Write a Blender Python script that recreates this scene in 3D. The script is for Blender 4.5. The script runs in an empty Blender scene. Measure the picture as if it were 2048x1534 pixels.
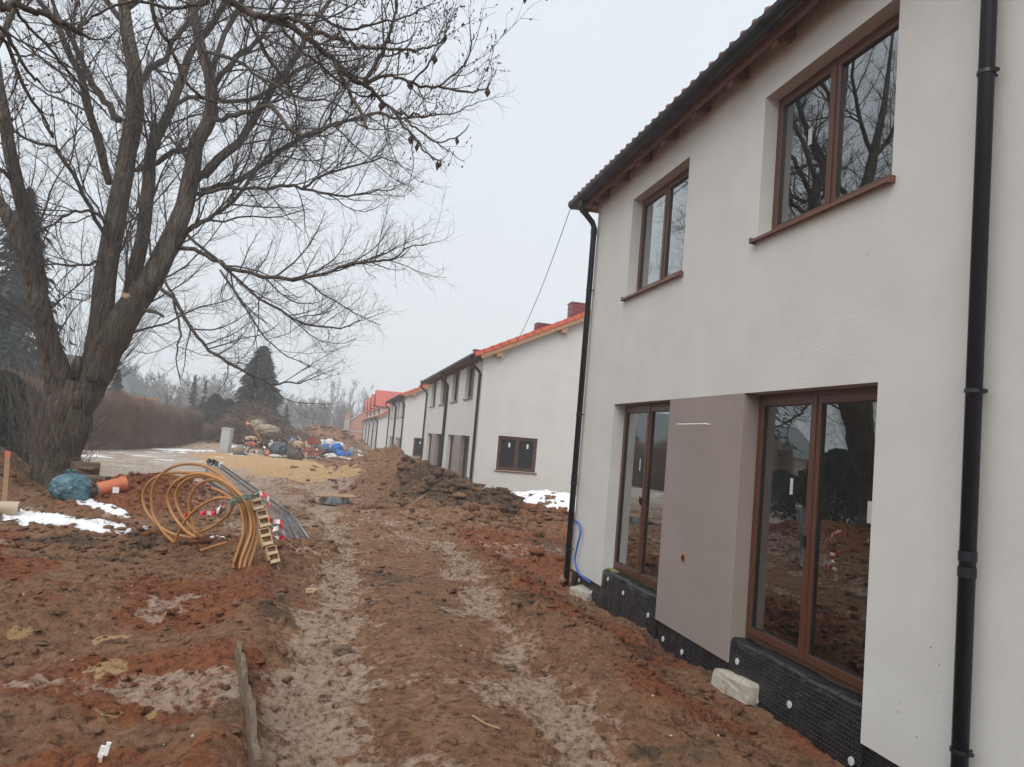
import bpy, math, random
import numpy as np
from mathutils import Vector, Matrix
random.seed(7); RNG = np.random.default_rng(7)
SC = bpy.context.scene
COL = SC.collection
rad = math.radians
# ------------------------------------------------------------------ camera
CX, CY = 1024.0, 767.0
def _setup(vr, vv):
    a = np.array(vr) - (CX, CY); b = np.array(vv) - (CX, CY)
    f = math.sqrt(-(a @ b))
    Y = np.array([a[0], -a[1], -f]); Y /= np.linalg.norm(Y)
    Z = np.array([b[0], -b[1], -f]); Z /= np.linalg.norm(Z)
    if Z[1] < 0: Z = -Z
    Z -= Y * (Y @ Z); Z /= np.linalg.norm(Z)
    return f, np.array([np.cross(Y, Z), Y, Z])
FL, RM = _setup((675, 855), (2711, -18750))
CAM = np.array([0, 0, 1.7])
def ray(px, py): return RM @ np.array([px - CX, -(py - CY), -FL])
def onY(px, py, y):
    d = ray(px, py); return CAM + d * (y / d[1])
def onX(px, py, x):
    d = ray(px, py); return CAM + d * (x / d[0])
cam = bpy.data.cameras.new('camera'); camo = bpy.data.objects.new('camera', cam); COL.objects.link(camo)
cam.sensor_width = 36; cam.lens = FL / 2048 * 36; cam.clip_start = 0.05; cam.clip_end = 3000
m = Matrix([list(RM[i]) + [CAM[i]] for i in range(3)] + [[0, 0, 0, 1]])
camo.matrix_world = m
SC.camera = camo
# ------------------------------------------------------------------ noise (numpy)
def _h(ix, iy, s):
    n = (ix.astype(np.int64) * 374761393 + iy.astype(np.int64) * 668265263 + s * 982451653) & 0x7fffffff
    n = ((n ^ (n >> 13)) * 1274126177) & 0x7fffffff
    n = ((n ^ (n >> 15)) * 1911520717) & 0x7fffffff
    return ((n ^ (n >> 14)) & 0xffffff) / float(0xffffff)
def vn(x, y, s=0):
    x = np.asarray(x, float); y = np.asarray(y, float)
    ix = np.floor(x); iy = np.floor(y); fx = x - ix; fy = y - iy
    fx = fx * fx * (3 - 2 * fx); fy = fy * fy * (3 - 2 * fy)
    a = _h(ix, iy, s); b = _h(ix + 1, iy, s); c = _h(ix, iy + 1, s); d = _h(ix + 1, iy + 1, s)
    return (a + (b - a) * fx) * (1 - fy) + (c + (d - c) * fx) * fy
def fbm(x, y, o=4, s=0, g=0.5):
    t = 0; a = 1; n = 0
    for i in range(o):
        c, q = math.cos(i * 1.3), math.sin(i * 1.3)
        t = t + a * (vn((c * x - q * y) * 2.03 ** i + i * 17.3, (q * x + c * y) * 2.03 ** i - i * 9.1, s + i) - .5); n += a; a *= g
    return t / n * 2
def billow(x, y, o=3, s=0):
    t = 0; a = 1; n = 0
    for i in range(o):
        c, q = math.cos(i * 1.9 + .4), math.sin(i * 1.9 + .4)
        t = t + a * (1 - np.abs(vn((c * x - q * y) * 2.1 ** i + i * 7.3, (q * x + c * y) * 2.1 ** i, s + i) * 2 - 1) * 2); n += a; a *= .5
    return t / n
def ss(a, b, x):
    t = np.clip((np.asarray(x, float) - a) / (b - a), 0, 1); return t * t * (3 - 2 * t)
def blob(x, y, cx, cy, rx, ry, ang=0, p=1.0):
    c, s = math.cos(ang), math.sin(ang)
    u = ((x - cx) * c + (y - cy) * s) / rx; v = (-(x - cx) * s + (y - cy) * c) / ry
    return np.exp(-(u * u + v * v) ** p)
def seg_d(x, y, ax, ay, bx, by):
    dx, dy = bx - ax, by - ay; L = dx * dx + dy * dy
    t = np.clip(((x - ax) * dx + (y - ay) * dy) / L, 0, 1)
    return np.hypot(x - ax - t * dx, y - ay - t * dy), t
RUT1 = [(-0.05, 2), (0.1, 4.7), (0.15, 8), (0.3, 12), (-0.1, 17), (-0.4, 24)]
RUT2 = [(1.35, 2), (1.62, 4.7), (1.75, 8), (1.95, 11), (2.0, 13.5)]
RUT3 = [(1.2, 12.0), (2.2, 13.2), (3.3, 13.9), (5.0, 14.4)]
RUT4 = [(1.95, 11), (1.4, 14), (0.9, 18), (0.2, 24)]
def path_d(x, y, P):
    d = np.full(np.shape(x), 1e9)
    for a, b in zip(P, P[1:]):
        d = np.minimum(d, seg_d(x, y, a[0], a[1], b[0], b[1])[0])
    return d
def ruts(x, y):
    w = fbm(x * 1.3, y * .8, 2, 50) * .16 + fbm(x * 5, y * 4, 3, 52) * .22
    r = np.maximum.reduce([1 - ss(.08, .46, path_d(x, y, P) + w) for P in (RUT1, RUT2)])
    r2 = np.maximum.reduce([1 - ss(.15, .4, path_d(x, y, P) + w) for P in (RUT3, RUT4)])
    return r, r2
def macro(x, y):
    """large relief of the site"""
    x = np.asarray(x, float); y = np.asarray(y, float)
    z = -0.02 - .0075 * np.clip(y, 0, 160) - .0075 * np.clip(y, 0, 160) * ss(-3, 4, x) * ss(10, 50, y)
    # down to the plinth of the near house
    z = z - .44 * ss(2.3, 3.55, x) * ss(-20, -18, y) * (1 - ss(12.5, 15, y)) - .3 * ss(2.2, 5, x) * ss(13.5, 17, y) * (1 - ss(45, 80, y))
    z = z + .1 * blob(x, y, 2.75, 10.2, .6, 1.6) + .09 * blob(x, y, 2.7, 6.8, .5, 1.5)
    z = z + .58 * blob(x, y, -3.4, 16.0, 1.4, 1.9, 0, 1.2)          # red soil heap
    z = z + 1.12 * blob(x, y, -7.7, 15.0, 1.6, 3.2, -.1, 1.4)        # bank under the tree
    z = z + .34 * blob(x, y, -6.5, 17.2, .85, 1.1)
    z = z + .16 * blob(x, y, -2.2, 11.0, 1.2, .5, -.1, 1.2) + .1 * blob(x, y, -.9, 10.4, .7, .6)
    z = z - .30 * blob(x, y, -2.28, 10.75, .2, .14)
    d, t = seg_d(x, y, -.35, 1.5, -.75, 10.5)
    z = z + .13 * np.exp(-(d / .28) ** 2)
    z = z - .12 * blob(x, y, -.62, 4.75, .16, .22)
    z = z + .10 * blob(x, y, -1.6, 7.5, 1.1, .6, .2) + .07 * blob(x, y, -3, 9, 1.2, .7)
    z = z + .06 * np.exp(-(path_d(x, y, [(.92, 2), (1.0, 9)]) / .35) ** 2)
    # heaps on the right
    d, t = seg_d(x, y, 2.3, 24.0, 5.3, 16.6)
    z = z + (.90 - .48 * t) * np.exp(-(d / (1.25 - .25 * t)) ** 2.6) + .14 * blob(x, y, 3.0, 22.6, 1.0, 1.2) + .18 * blob(x, y, 4.3, 15.6, 1.2, .8)
    z = z + .35 * blob(x, y, 1.5, 24.5, 1.3, 2.2) + .3 * blob(x, y, 3.4, 17.2, 1.6, .9)
    z = z + .70 * blob(x, y, 7.1, 24.6, 1.9, 1.9, 0, 1.3)
    z = z + 1.22 * blob(x, y, 2.35, 31.5, .95, 1.8, 0, 1.1) + .5 * blob(x, y, 1.1, 30.5, 1.0, 3.0) + .35 * blob(x, y, .8, 36, 1.4, 5)
    z = z + .28 * blob(x, y, .25, 28.3, .75, 1.0, 0, 1.2) + .25 * blob(x, y, -1.0, 31, 1.1, 2.0)       # sand
    z = z + 2.3 * blob(x, y, -1.1, 78, 3.4, 5, 0, 1.2) + 1.5 * blob(x, y, 2.2, 84, 2.5, 5)
    z = z + .8 * blob(x, y, -6.4, 56, 3.0, 4)
    z = z + .5 * ss(-14, -30, x) * ss(20, 30, y)
    r, r2 = ruts(x, y)
    z = z - .055 * r - .03 * r2
    # terrain beyond the site rises a little
    z = z + 2.0 * ss(150, 300, y)
    return z
def calm(x, y):
    """1 where the surface is smooth (ruts, sand, road, far land)"""
    r, r2 = ruts(x, y)
    c = np.maximum(r * .70, r2 * .5)
    c = np.maximum(c, .8 * sandm(x, y)); c = np.maximum(c, .85 * roadm(x, y))
    tr = (1 - ss(.55, .95, np.abs(x - .95 - .02 * y))) * (1 - ss(11, 15, y))
    return np.maximum(c, tr * .55)
def sandm(x, y):
    w = fbm(x * .6, y * .35, 3, 31)
    a = blob(x, y, -3.4, 40, 3.6, 9.5, .12, 2) ; b = blob(x, y, -1.3, 30.5, 1.9, 4.6, .25, 2); c = blob(x, y, .2, 28.0, .8, 1.3, 0, 2)
    d = .9 * blob(x, y, -.1, 25.2, .9, .8) + .8 * blob(x, y, -8, 33, 5, 5)*ss(-.1,.5,w)
    s = np.maximum.reduce([a, b, c, d * .8])
    return np.clip(ss(.3, .55, s + w * .3), 0, 1)
def roadm(x, y):
    d = path_d(x, y, [(-7.5, 20), (-9, 32), (-13, 46), (-16, 60), (-22, 90), (-26, 140)])
    return (1 - ss(3.2, 5.2, d + fbm(x * .3, y * .3, 2, 8) * 1.2)) * ss(19, 24, y)
def lumps(x, y):
    """mud relief in metres before damping"""
    f1 = fbm(x * 1.1, y * 1.1, 3, 3) * .085
    wx = fbm(x * 2, y * 2, 2, 5) * .9; wy = fbm(x * 2.3, y * 2.3, 2, 6) * .9
    b1 = billow(x * 2.7 + wx, y * 2.7 + wy, 3, 11) * .042
    pa = ss(-.25, .35, fbm(x * .8, y * .8, 2, 15))
    b2 = np.maximum(billow(x * 7.3 + wx * 2, y * 7.3 + wy * 2, 3, 21), -.35) * (.012 + .024 * pa)
    b3 = fbm(x * 17 + wx * 3, y * 17, 3, 23) * .026 * (.5 + pa)
    # broken slabs: terraces with steep little edges
    q = fbm(x * 1.9 + wx, y * 1.9 - wy, 3, 27) * 4; st = (np.floor(q) + ss(.32, .68, q - np.floor(q)) - q) * .030
    return f1 + b1 + b2 + b3 + st
def height(x, y, detail=True):
    z = macro(x, y)
    if detail:
        c = calm(x, y)
        heap = np.clip(blob(x, y, 3.8, 20, 2.6, 4.6) + blob(x, y, 2.35, 31, 2, 3) + blob(x, y, -1, 80, 6, 8) + .5 * blob(x, y, -3.2, 16, 2, 2) + .8 * blob(x, y, .8, 33, 2.4, 7), 0, 1)
        far = 1 + 1.2 * heap
        z = z + lumps(x, y) * (1 - c) * far * (1 - .6 * ss(90, 140, y)) + fbm(x * 5, y * 5, 2, 77) * .008
        z = z + billow(x * 1.35, y * 1.35, 3, 41) * .12 * heap
        r, r2 = ruts(x, y)
        ph = y + .35 * np.abs(((x * 1.0) % .56) - .28)
        tread = np.sin(ph * 2 * math.pi / .115 + fbm(x * 3, y * 3, 2, 9) * 2.5)
        z = z + r * (tread * .034 * ss(-.6, -.1, fbm(x * 1.7, y * 1.7, 2, 19)) + fbm(x * 9, y * 9, 3, 4) * .013 + fbm(x * 2.5, y * 2.5, 2, 14) * .03) * (1 - ss(13, 20, y))
    return z
def hz(x, y): return float(height(np.array([x]), np.array([y]))[0])
def gp(px, py, tmax=220):
    """point where the line of sight meets the ground"""
    d = ray(px, py); d = d / d[1]
    ts = np.concatenate([np.arange(3, 40, .04), np.arange(40, tmax, .25)])
    P = CAM + ts[:, None] * d
    h = height(P[:, 0], P[:, 1])
    k = np.argmax(P[:, 2] < h)
    if P[k, 2] >= h[k]: k = len(ts) - 1
    return Vector((P[k, 0], P[k, 1], h[k]))
# ------------------------------------------------------------------ materials
def nt(name):
    m = bpy.data.materials.new(name); m.use_nodes = True
    t = m.node_tree; t.nodes.clear()
    o = t.nodes.new('ShaderNodeOutputMaterial'); b = t.nodes.new('ShaderNodeBsdfPrincipled')
    t.links.new(b.outputs[0], o.inputs[0])
    return m, t, b, o
def N(t, typ, **kw):
    n = t.nodes.new(typ)
    for k, v in kw.items():
        if k.startswith('i_'):
            n.inputs[int(k[2:]) if k[2:].isdigit() else k[2:].replace('_', ' ')].default_value = v
        else: setattr(n, k, v)
    return n
def mixc(t, f, a, b, blend='MIX'):
    n = t.nodes.new('ShaderNodeMix'); n.data_type = 'RGBA'; n.blend_type = blend
    for s, v in ((0, f), (6, a), (7, b)):
        if hasattr(v, 'links'): t.links.new(v, n.inputs[s])
        elif s == 0: n.inputs[0].default_value = v
        else: n.inputs[s].default_value = (*v[:3], 1)
    return n.outputs[2]
def mth(t, op, a, b=None, c=None):
    n = t.nodes.new('ShaderNodeMath'); n.operation = op
    for i, v in enumerate((a, b, c)):
        if v is None: continue
        if hasattr(v, 'links'): t.links.new(v, n.inputs[i])
        else: n.inputs[i].default_value = v
    return n.outputs[0]
def ramp(t, v, a, b):
    n = t.nodes.new('ShaderNodeMapRange'); n.interpolation_type = 'SMOOTHSTEP'
    t.links.new(v, n.inputs[0]); n.inputs[1].default_value = a; n.inputs[2].default_value = b
    return n.outputs[0]
def noise(t, vec, scale, detail=4, rough=.6, w=None):
    n = t.nodes.new('ShaderNodeTexNoise'); n.inputs['Scale'].default_value = scale; n.inputs['Detail'].default_value = detail; n.inputs['Roughness'].default_value = rough
    if vec is not None: t.links.new(vec, n.inputs['Vector'])
    return n.outputs[0]
def vec(t, kind='Object', sc=None):
    c = t.nodes.new('ShaderNodeTexCoord')
    if kind == 'Pos':
        g = t.nodes.new('ShaderNodeNewGeometry'); o = g.outputs['Position']
    else: o = c.outputs[kind]
    if sc:
        mp = t.nodes.new('ShaderNodeMapping'); mp.inputs['Scale'].default_value = sc; t.links.new(o, mp.inputs[0]); o = mp.outputs[0]
    return o
def bump(t, b, h, strength=.5, dist=.01):
    n = t.nodes.new('ShaderNodeBump'); n.inputs['Strength'].default_value = strength; n.inputs['Distance'].default_value = dist
    t.links.new(h, n.inputs['Height']); t.links.new(n.outputs[0], b.inputs['Normal'])
def mat(name, col, rough=.7, var=.25, vs=6, bs=.3, bd=.005, bscale=60, metal=0, spec=.5, sc=None, dirt=None, dsc=2.0):
    """plain procedural surface: colour with noise variation, bump, optional dirt colour in patches"""
    m, t, b, o = nt(name)
    v = vec(t, 'Object', sc)
    n1 = noise(t, v, vs, 5, .65)
    c = mixc(t, ramp(t, n1, .25, .75), [x * (1 - var) for x in col], [min(1, x * (1 + var)) for x in col])
    if dirt:
        c = mixc(t, ramp(t, noise(t, v, dsc, 6, .7), .48, .72), c, dirt)
    t.links.new(c, b.inputs['Base Color'])
    b.inputs['Roughness'].default_value = rough; b.inputs['Metallic'].default_value = metal
    b.inputs['Specular IOR Level'].default_value = spec
    if bs: bump(t, b, noise(t, v, bscale, 3, .6), bs, bd)
    return m
M = {}
def stucco(name, col):
    m, t, b, o = nt(name); v = vec(t)
    n = noise(t, v, 1.3, 4, .6); c = mixc(t, ramp(t, n, .3, .7), [x * .955 for x in col], [x * 1.03 for x in col])
    # faint rain streaks / soiling
    s = noise(t, vec(t, 'Object', (3, 9, .45)), 1.0, 5, .7)
    c = mixc(t, mth(t, 'MULTIPLY', ramp(t, s, .55, .8), .25), c, [x * .8 for x in col])
    g = noise(t, vec(t, 'Object', (1, 1, 1.6)), 160, 2, .5)
    c = mixc(t, mth(t, 'MULTIPLY', ramp(t, g, .6, .35), .35), c, [x * .8 for x in col])
    t.links.new(c, b.inputs['Base Color']); b.inputs['Roughness'].default_value = .92; b.inputs['Specular IOR Level'].default_value = .2
    h = mth(t, 'ADD', g, mth(t, 'MULTIPLY', noise(t, v, 38, 3, .6), .8))
    h = mth(t, 'ADD', h, mth(t, 'MULTIPLY', noise(t, v, 3, 2, .5), 1.5))
    bump(t, b, h, .8, .004); return m
M['white'] = stucco('white_render', (.625, .620, .590))
M['taupe'] = stucco('taupe_render', (.30, .254, .228))
def wood(name, a, bcol, rough=.5, sc=(1, 1, 1), gr=14, bs=.3, worn=None):
    m, t, b, o = nt(name); v = vec(t, 'Object', sc)
    n = noise(t, v, gr, 6, .7)
    c = mixc(t, ramp(t, n, .3, .7), a, bcol)
    if worn: c = mixc(t, ramp(t, noise(t, vec(t), 5, 6, .7), .55, .7), c, worn)
    t.links.new(c, b.inputs['Base Color']); b.inputs['Roughness'].default_value = rough
    bump(t, b, n, bs, .003); return m
M['frame'] = wood('brown_window_frame', (.066, .023, .012), (.115, .041, .022), .36, (8, 8, .6), 9, .12)
M['sill'] = mat('brown_sill_metal', (.145, .06, .035), .4, .08, 3, .05)
M['timber'] = wood('roof_timber', (.13, .055, .03), (.23, .105, .06), .7, (.5, 6, 6), 8)
M['timber_new'] = wood('fresh_timber', (.34, .17, .09), (.48, .27, .15), .7, (.5, 6, 6), 8)
M['gutter'] = mat('graphite_gutter', (.010, .012, .017), .36, .15, 2, .02, spec=.35)
M['gutter_far'] = M['gutter']
def glass():
    m, t, b, o = nt('window_glass'); t.nodes.remove(b)
    tr = N(t, 'ShaderNodeBsdfTransparent'); tr.inputs[0].default_value = (.95, .975, .96, 1)
    gl = N(t, 'ShaderNodeBsdfGlossy'); gl.inputs[0].default_value = (.93, .97, .97, 1); gl.inputs['Roughness'].default_value = .004
    bn = N(t, 'ShaderNodeBump'); bn.inputs['Strength'].default_value = .05; bn.inputs['Distance'].default_value = .004
    t.links.new(noise(t, vec(t), 2.3, 1, .4), bn.inputs['Height']); t.links.new(bn.outputs[0], gl.inputs['Normal'])
    fr = N(t, 'ShaderNodeFresnel'); fr.inputs[0].default_value = 1.6
    f = mth(t, 'MINIMUM', mth(t, 'ADD', mth(t, 'MULTIPLY', fr.outputs[0], 2.3), .10), 1)
    mx = N(t, 'ShaderNodeMixShader'); t.links.new(f, mx.inputs[0]); t.links.new(tr.outputs[0], mx.inputs[1]); t.links.new(gl.outputs[0], mx.inputs[2])
    t.links.new(mx.outputs[0], o.inputs[0]); return m
M['glass'] = glass()
M['dark_glass'] = mat('dark_window_glass', (.012, .014, .016), .06, .1, 1, 0)
M['room'] = mat('bare_room_plaster', (.70, .69, .63), .95, .2, 1.2, .2, .004, 30)
M['screed'] = mat('room_screed', (.22, .21, .19), .9, .25, 2, .2)
def membrane():
    m, t, b, o = nt('dimpled_membrane')
    sp = N(t, 'ShaderNodeSeparateXYZ'); t.links.new(vec(t), sp.inputs[0])
    k = 2 * math.pi / .036
    w = mth(t, 'MULTIPLY', noise(t, vec(t), 2.5, 2, .5), 14.0)
    sn = [mth(t, 'MAXIMUM', mth(t, 'SINE', mth(t, 'ADD', mth(t, 'MULTIPLY', sp.outputs[i], k), mth(t, 'MULTIPLY', w, .1))), -.15) for i in (1, 2)]
    d = mth(t, 'MULTIPLY', mth(t, 'ADD', sn[0], .15), mth(t, 'ADD', sn[1], .15))
    dust = ramp(t, noise(t, vec(t), 7, 6, .75), .60, .78)
    c = mixc(t, mth(t, 'MULTIPLY', dust, .35), (.012, .014, .017), (.12, .105, .09))
    c = mixc(t, ramp(t, noise(t, vec(t), 42, 2, .6), .74, .8), c, (.5, .5, .5))
    t.links.new(c, b.inputs['Base Color']); b.inputs['Roughness'].default_value = .38
    h = mth(t, 'ADD', d, mth(t, 'MULTIPLY', noise(t, vec(t), 5, 2, .5), 4))
    bump(t, b, h, 1.0, .016); return m
M['membrane'] = membrane()
M['disc'] = mat('grey_plastic_disc', (.55, .56, .56), .6, .15, 60, .1)
M['sticker'] = mat('white_sticker', (.75, .75, .73), .6, .12, 90, 0)
M['label'] = mat('printed_window_label', (.50, .51, .50), .5, .04, 9, 0, sc=(1, 9, 40), dirt=(.18, .2, .24), dsc=4)
M['black'] = mat('black_plastic', (.012, .012, .012), .4, .1, 5, .05)
def tiles(name, a, bcol, rough=.45):
    m, t, b, o = nt(name); v = vec(t)
    c = mixc(t, ramp(t, noise(t, v, 1.6, 6, .75), .3, .7), a, bcol)
    c = mixc(t, ramp(t, noise(t, v, 14, 4, .7), .55, .8), c, [x * .7 for x in a])
    t.links.new(c, b.inputs['Base Color']); b.inputs['Roughness'].default_value = rough
    bump(t, b, noise(t, v, 40, 3, .6), .2, .004); return m
M['tile'] = tiles('red_clay_tile', (.40, .055, .03), (.52, .085, .045))
M['tile_dark'] = tiles('dark_red_clay_tile', (.14, .03, .022), (.23, .05, .035), .35)
M['verge'] = tiles('orange_verge_tile', (.56, .10, .045), (.68, .15, .07), .5)
M['chimney'] = mat('red_metal_cladding', (.17, .03, .025), .45, .12, 3, .1)
def brick():
    m, t, b, o = nt('orange_block_masonry'); mp = vec(t, 'Object')
    sp = N(t, 'ShaderNodeSeparateXYZ'); t.links.new(mp, sp.inputs[0])
    cb = N(t, 'ShaderNodeCombineXYZ'); t.links.new(mth(t, 'ADD', sp.outputs[0], sp.outputs[1]), cb.inputs[0]); t.links.new(sp.outputs[2], cb.inputs[1])
    bt = N(t, 'ShaderNodeTexBrick'); bt.inputs['Scale'].default_value = 1; bt.inputs['Brick Width'].default_value = .38; bt.inputs['Row Height'].default_value = .25; bt.inputs['Mortar Size'].default_value = .012
    bt.inputs['Color1'].default_value = (.45, .13, .075, 1); bt.inputs['Color2'].default_value = (.52, .17, .10, 1); bt.inputs['Mortar'].default_value = (.36, .26, .22, 1)
    t.links.new(cb.outputs[0], bt.inputs[0]); t.links.new(bt.outputs[0], b.inputs['Base Color']); b.inputs['Roughness'].default_value = .9; return m
M['block'] = brick()
M['concrete'] = mat('grey_concrete', (.36, .34, .31), .9, .2, 3, .3, .01, 25)
M['lime'] = mat('pale_aerated_block', (.44, .41, .35), .95, .15, 8, .5, .006, 60, dirt=(.24, .17, .11), dsc=5)
M['bark'] = None
def bark(name, a, bcol, sc=(9, 9, 1.6), d=.03, moss=None):
    m, t, b, o = nt(name); v = vec(t, 'Object', sc)
    n = noise(t, v, 1.2, 7, .72)
    vo = N(t, 'ShaderNodeTexVoronoi'); vo.feature = 'DISTANCE_TO_EDGE'; vo.inputs['Scale'].default_value = 1.3; t.links.new(v, vo.inputs[0])
    h = mth(t, 'ADD', n, mth(t, 'MULTIPLY', ramp(t, vo.outputs[0], 0, .25), .8))
    c = mixc(t, ramp(t, n, .3, .7), a, bcol)
    if moss: c = mixc(t, ramp(t, noise(t, vec(t), 1.5, 5, .7), .5, .75), c, moss)
    t.links.new(c, b.inputs['Base Color']); b.inputs['Roughness'].default_value = .9; b.inputs['Specular IOR Level'].default_value = .2
    bump(t, b, h, 1.0, d); return m
M['bark'] = bark('grey_brown_bark', (.035, .028, .022), (.155, .128, .10), moss=(.11, .10, .07))
M['twig'] = mat('dark_twig_bark', (.060, .047, .043), .85, .25, 3, 0)
M['shoot'] = mat('pale_shoot_bark', (.10, .075, .055), .8, .35, 2, 0)
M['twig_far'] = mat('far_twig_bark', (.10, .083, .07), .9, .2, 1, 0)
M['needle'] = mat('spruce_needles', (.020, .032, .024), .8, .45, 1.5, 0)
M['needle_blue'] = mat('blue_spruce_needles', (.020, .033, .031), .8, .45, 1.5, 0)
M['cypress'] = mat('cypress_foliage', (.032, .040, .020), .8, .5, 1.2, 0)
M['hedge'] = mat('brown_hedge_twigs', (.19, .128, .09), .9, .4, .6, 0)
M['deadleaf'] = mat('withered_leaf', (.05, .028, .022), .8, .3, 20, .1)
# ------------------------------------------------------------------ mesh builder
class MB:
    def __init__(s): s.v = []; s.f = []
    def add(s, vs, fs):
        o = len(s.v); s.v.extend([tuple(map(float, p)) for p in vs]); s.f.extend([tuple(i + o for i in f) for f in fs]); return s
    def box(s, a, b, R=None, T=None, j=0):
        x0, y0, z0 = a; x1, y1, z1 = b
        vs = [(x, y, z) for z in (z0, z1) for y in (y0, y1) for x in (x0, x1)]
        if j: vs = [tuple(c + random.uniform(-j, j) for c in v) for v in vs]
        if R is not None: vs = [R @ Vector(v) for v in vs]
        if T is not None: vs = [Vector(v) + Vector(T) for v in vs]
        return s.add(vs, [(0, 2, 3, 1), (4, 5, 7, 6), (0, 1, 5, 4), (2, 6, 7, 3), (0, 4, 6, 2), (1, 3, 7, 5)])
    def quad(s, *p): return s.add(p, [tuple(range(len(p)))])
    def tube(s, P, r, n=6, cap=True, closed=False):
        P = [Vector(p) for p in P]; k = len(P)
        if not hasattr(r, '__len__'): r = [r] * k
        o = len(s.v); up = None
        for i in range(k):
            a = P[(i - 1) % k] if closed else P[max(i - 1, 0)]; b = P[(i + 1) % k] if closed else P[min(i + 1, k - 1)]
            d = (b - a)
            if d.length < 1e-9: d = Vector((0, 0, 1))
            d.normalize()
            if up is None:
                up = Vector((0, 0, 1)) if abs(d.z) < .9 else Vector((1, 0, 0))
            u = d.cross(up)
            if u.length < 1e-5: u = d.orthogonal()
            u.normalize(); w = u.cross(d); up = w
            for q in range(n):
                t = 2 * math.pi * q / n; p = P[i] + (u * math.cos(t) + w * math.sin(t)) * r[i]
                s.v.append((p.x, p.y, p.z))
        m = k if closed else k - 1
        for i in range(m):
            i2 = (i + 1) % k
            for q in range(n):
                q2 = (q + 1) % n
                s.f.append((o + i * n + q, o + i * n + q2, o + i2 * n + q2, o + i2 * n + q))
        if cap and not closed:
            s.f.append(tuple(o + q for q in range(n))[::-1]); s.f.append(tuple(o + (k - 1) * n + q for q in range(n)))
        return s
    def disc(s, c, ax, r, h, n=14):
        c = Vector(c); ax = Vector(ax).normalized(); return s.tube([c, c + ax * h], r, n)
    def blob(s, c, r, n=2, j=.15, seed=None):
        """lumpy stone / sack: r is a 3-vector"""
        rr = random.Random(seed)
        V, F = ICO[n]
        ph = [rr.uniform(0, 6) for _ in range(6)]
        o = []
        for v in V:
            k = 1 + j * (math.sin(v[0] * 3.1 + ph[0]) * math.sin(v[1] * 3.7 + ph[1]) + .6 * math.sin(v[2] * 6.3 + ph[2] + v[0] * 4) + .5 * math.sin(v[1] * 9 + ph[3] + v[2] * 5)) + rr.uniform(-j, j) * .35
            o.append((c[0] + v[0] * r[0] * k, c[1] + v[1] * r[1] * k, c[2] + v[2] * r[2] * k))
        return s.add(o, F)
    def crumple(s, c, r, j=.2, seed=1):
        """creased film sack: sharp folds over a squashed ball, flat where it lies"""
        V = np.array(ICO[4][0]); F = ICO[4][1]; q = V * (1, 1, 1.0); k = np.zeros(len(V)); a = 1.0; f = 1.7
        for o in range(4):
            u = fbm(q[:, 0] * f + seed * 3.1, q[:, 1] * f + q[:, 2] * f * .83, 2, seed + o); w = fbm(q[:, 2] * f - seed, q[:, 0] * f * .7 - q[:, 1] * f, 2, seed + 9 + o)
            k += a * (1 - 2.2 * np.abs(u + .6 * w)) * .6; a *= .62; f *= 1.9
        P = V * (1 + j * k)[:, None]; P[:, 2] = np.maximum(P[:, 2], -.72); P = P * r + np.array(c); return s.add([tuple(p) for p in P], F)
    def build(s, name, m, parent=None, smooth=False, bevel=0):
        me = bpy.data.meshes.new(name); me.from_pydata(s.v, [], s.f); me.update()
        if smooth: me.polygons.foreach_set('use_smooth', [True] * len(me.polygons))
        o = bpy.data.objects.new(name, me); COL.objects.link(o)
        if m: me.materials.append(m)
        if parent: o.parent = parent
        if bevel:
            b = o.modifiers.new('bevel', 'BEVEL'); b.width = bevel; b.segments = 2; b.limit_method = 'ANGLE'; b.angle_limit = rad(40)
        return o
def _ico():
    import bmesh
    R = {}
    for n in (1, 2, 3, 4, 5):
        b = bmesh.new(); bmesh.ops.create_icosphere(b, subdivisions=n, radius=1)
        R[n] = ([tuple(v.co) for v in b.verts], [tuple(v.index for v in f.verts) for f in b.faces]); b.free()
    return R
ICO = _ico()
def tag(o, label=None, cat=None, group=None, kind=None):
    if label: o['label'] = label
    if cat: o['category'] = cat
    if group: o['group'] = group
    if kind: o['kind'] = kind
    return o
def empty(name, loc, label, cat, group=None, rz=0):
    o = bpy.data.objects.new(name, None); COL.objects.link(o); o.location = loc; o.rotation_euler = (0, 0, rz); o.empty_display_size = .2
    return tag(o, label, cat, group)
def copy_tree(o, parent=None):
    c = o.copy(); COL.objects.link(c)
    if parent: c.parent = parent
    for ch in list(o.children): copy_tree(ch, c)
    return c
def rot(x=0, y=0, z=0):
    from mathutils import Euler
    return Euler((rad(x), rad(y), rad(z))).to_matrix()
def lerp(a, b, t): return a + (b - a) * t
def spline(P, n=6):
    """Catmull-Rom through the points"""
    P = [Vector(p) for p in P]
    if len(P) < 3: return P
    Q = [P[0] * 2 - P[1]] + P + [P[-1] * 2 - P[-2]]; out = []
    for i in range(1, len(Q) - 2):
        for k in range(n):
            t = k / n; a, b, c, d = Q[i - 1], Q[i], Q[i + 1], Q[i + 2]
            out.append(.5 * ((2 * b) + (c - a) * t + (2 * a - 5 * b + 4 * c - d) * t * t + (3 * b - a - 3 * c + d) * t ** 3))
    out.append(P[-1]); return out
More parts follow.
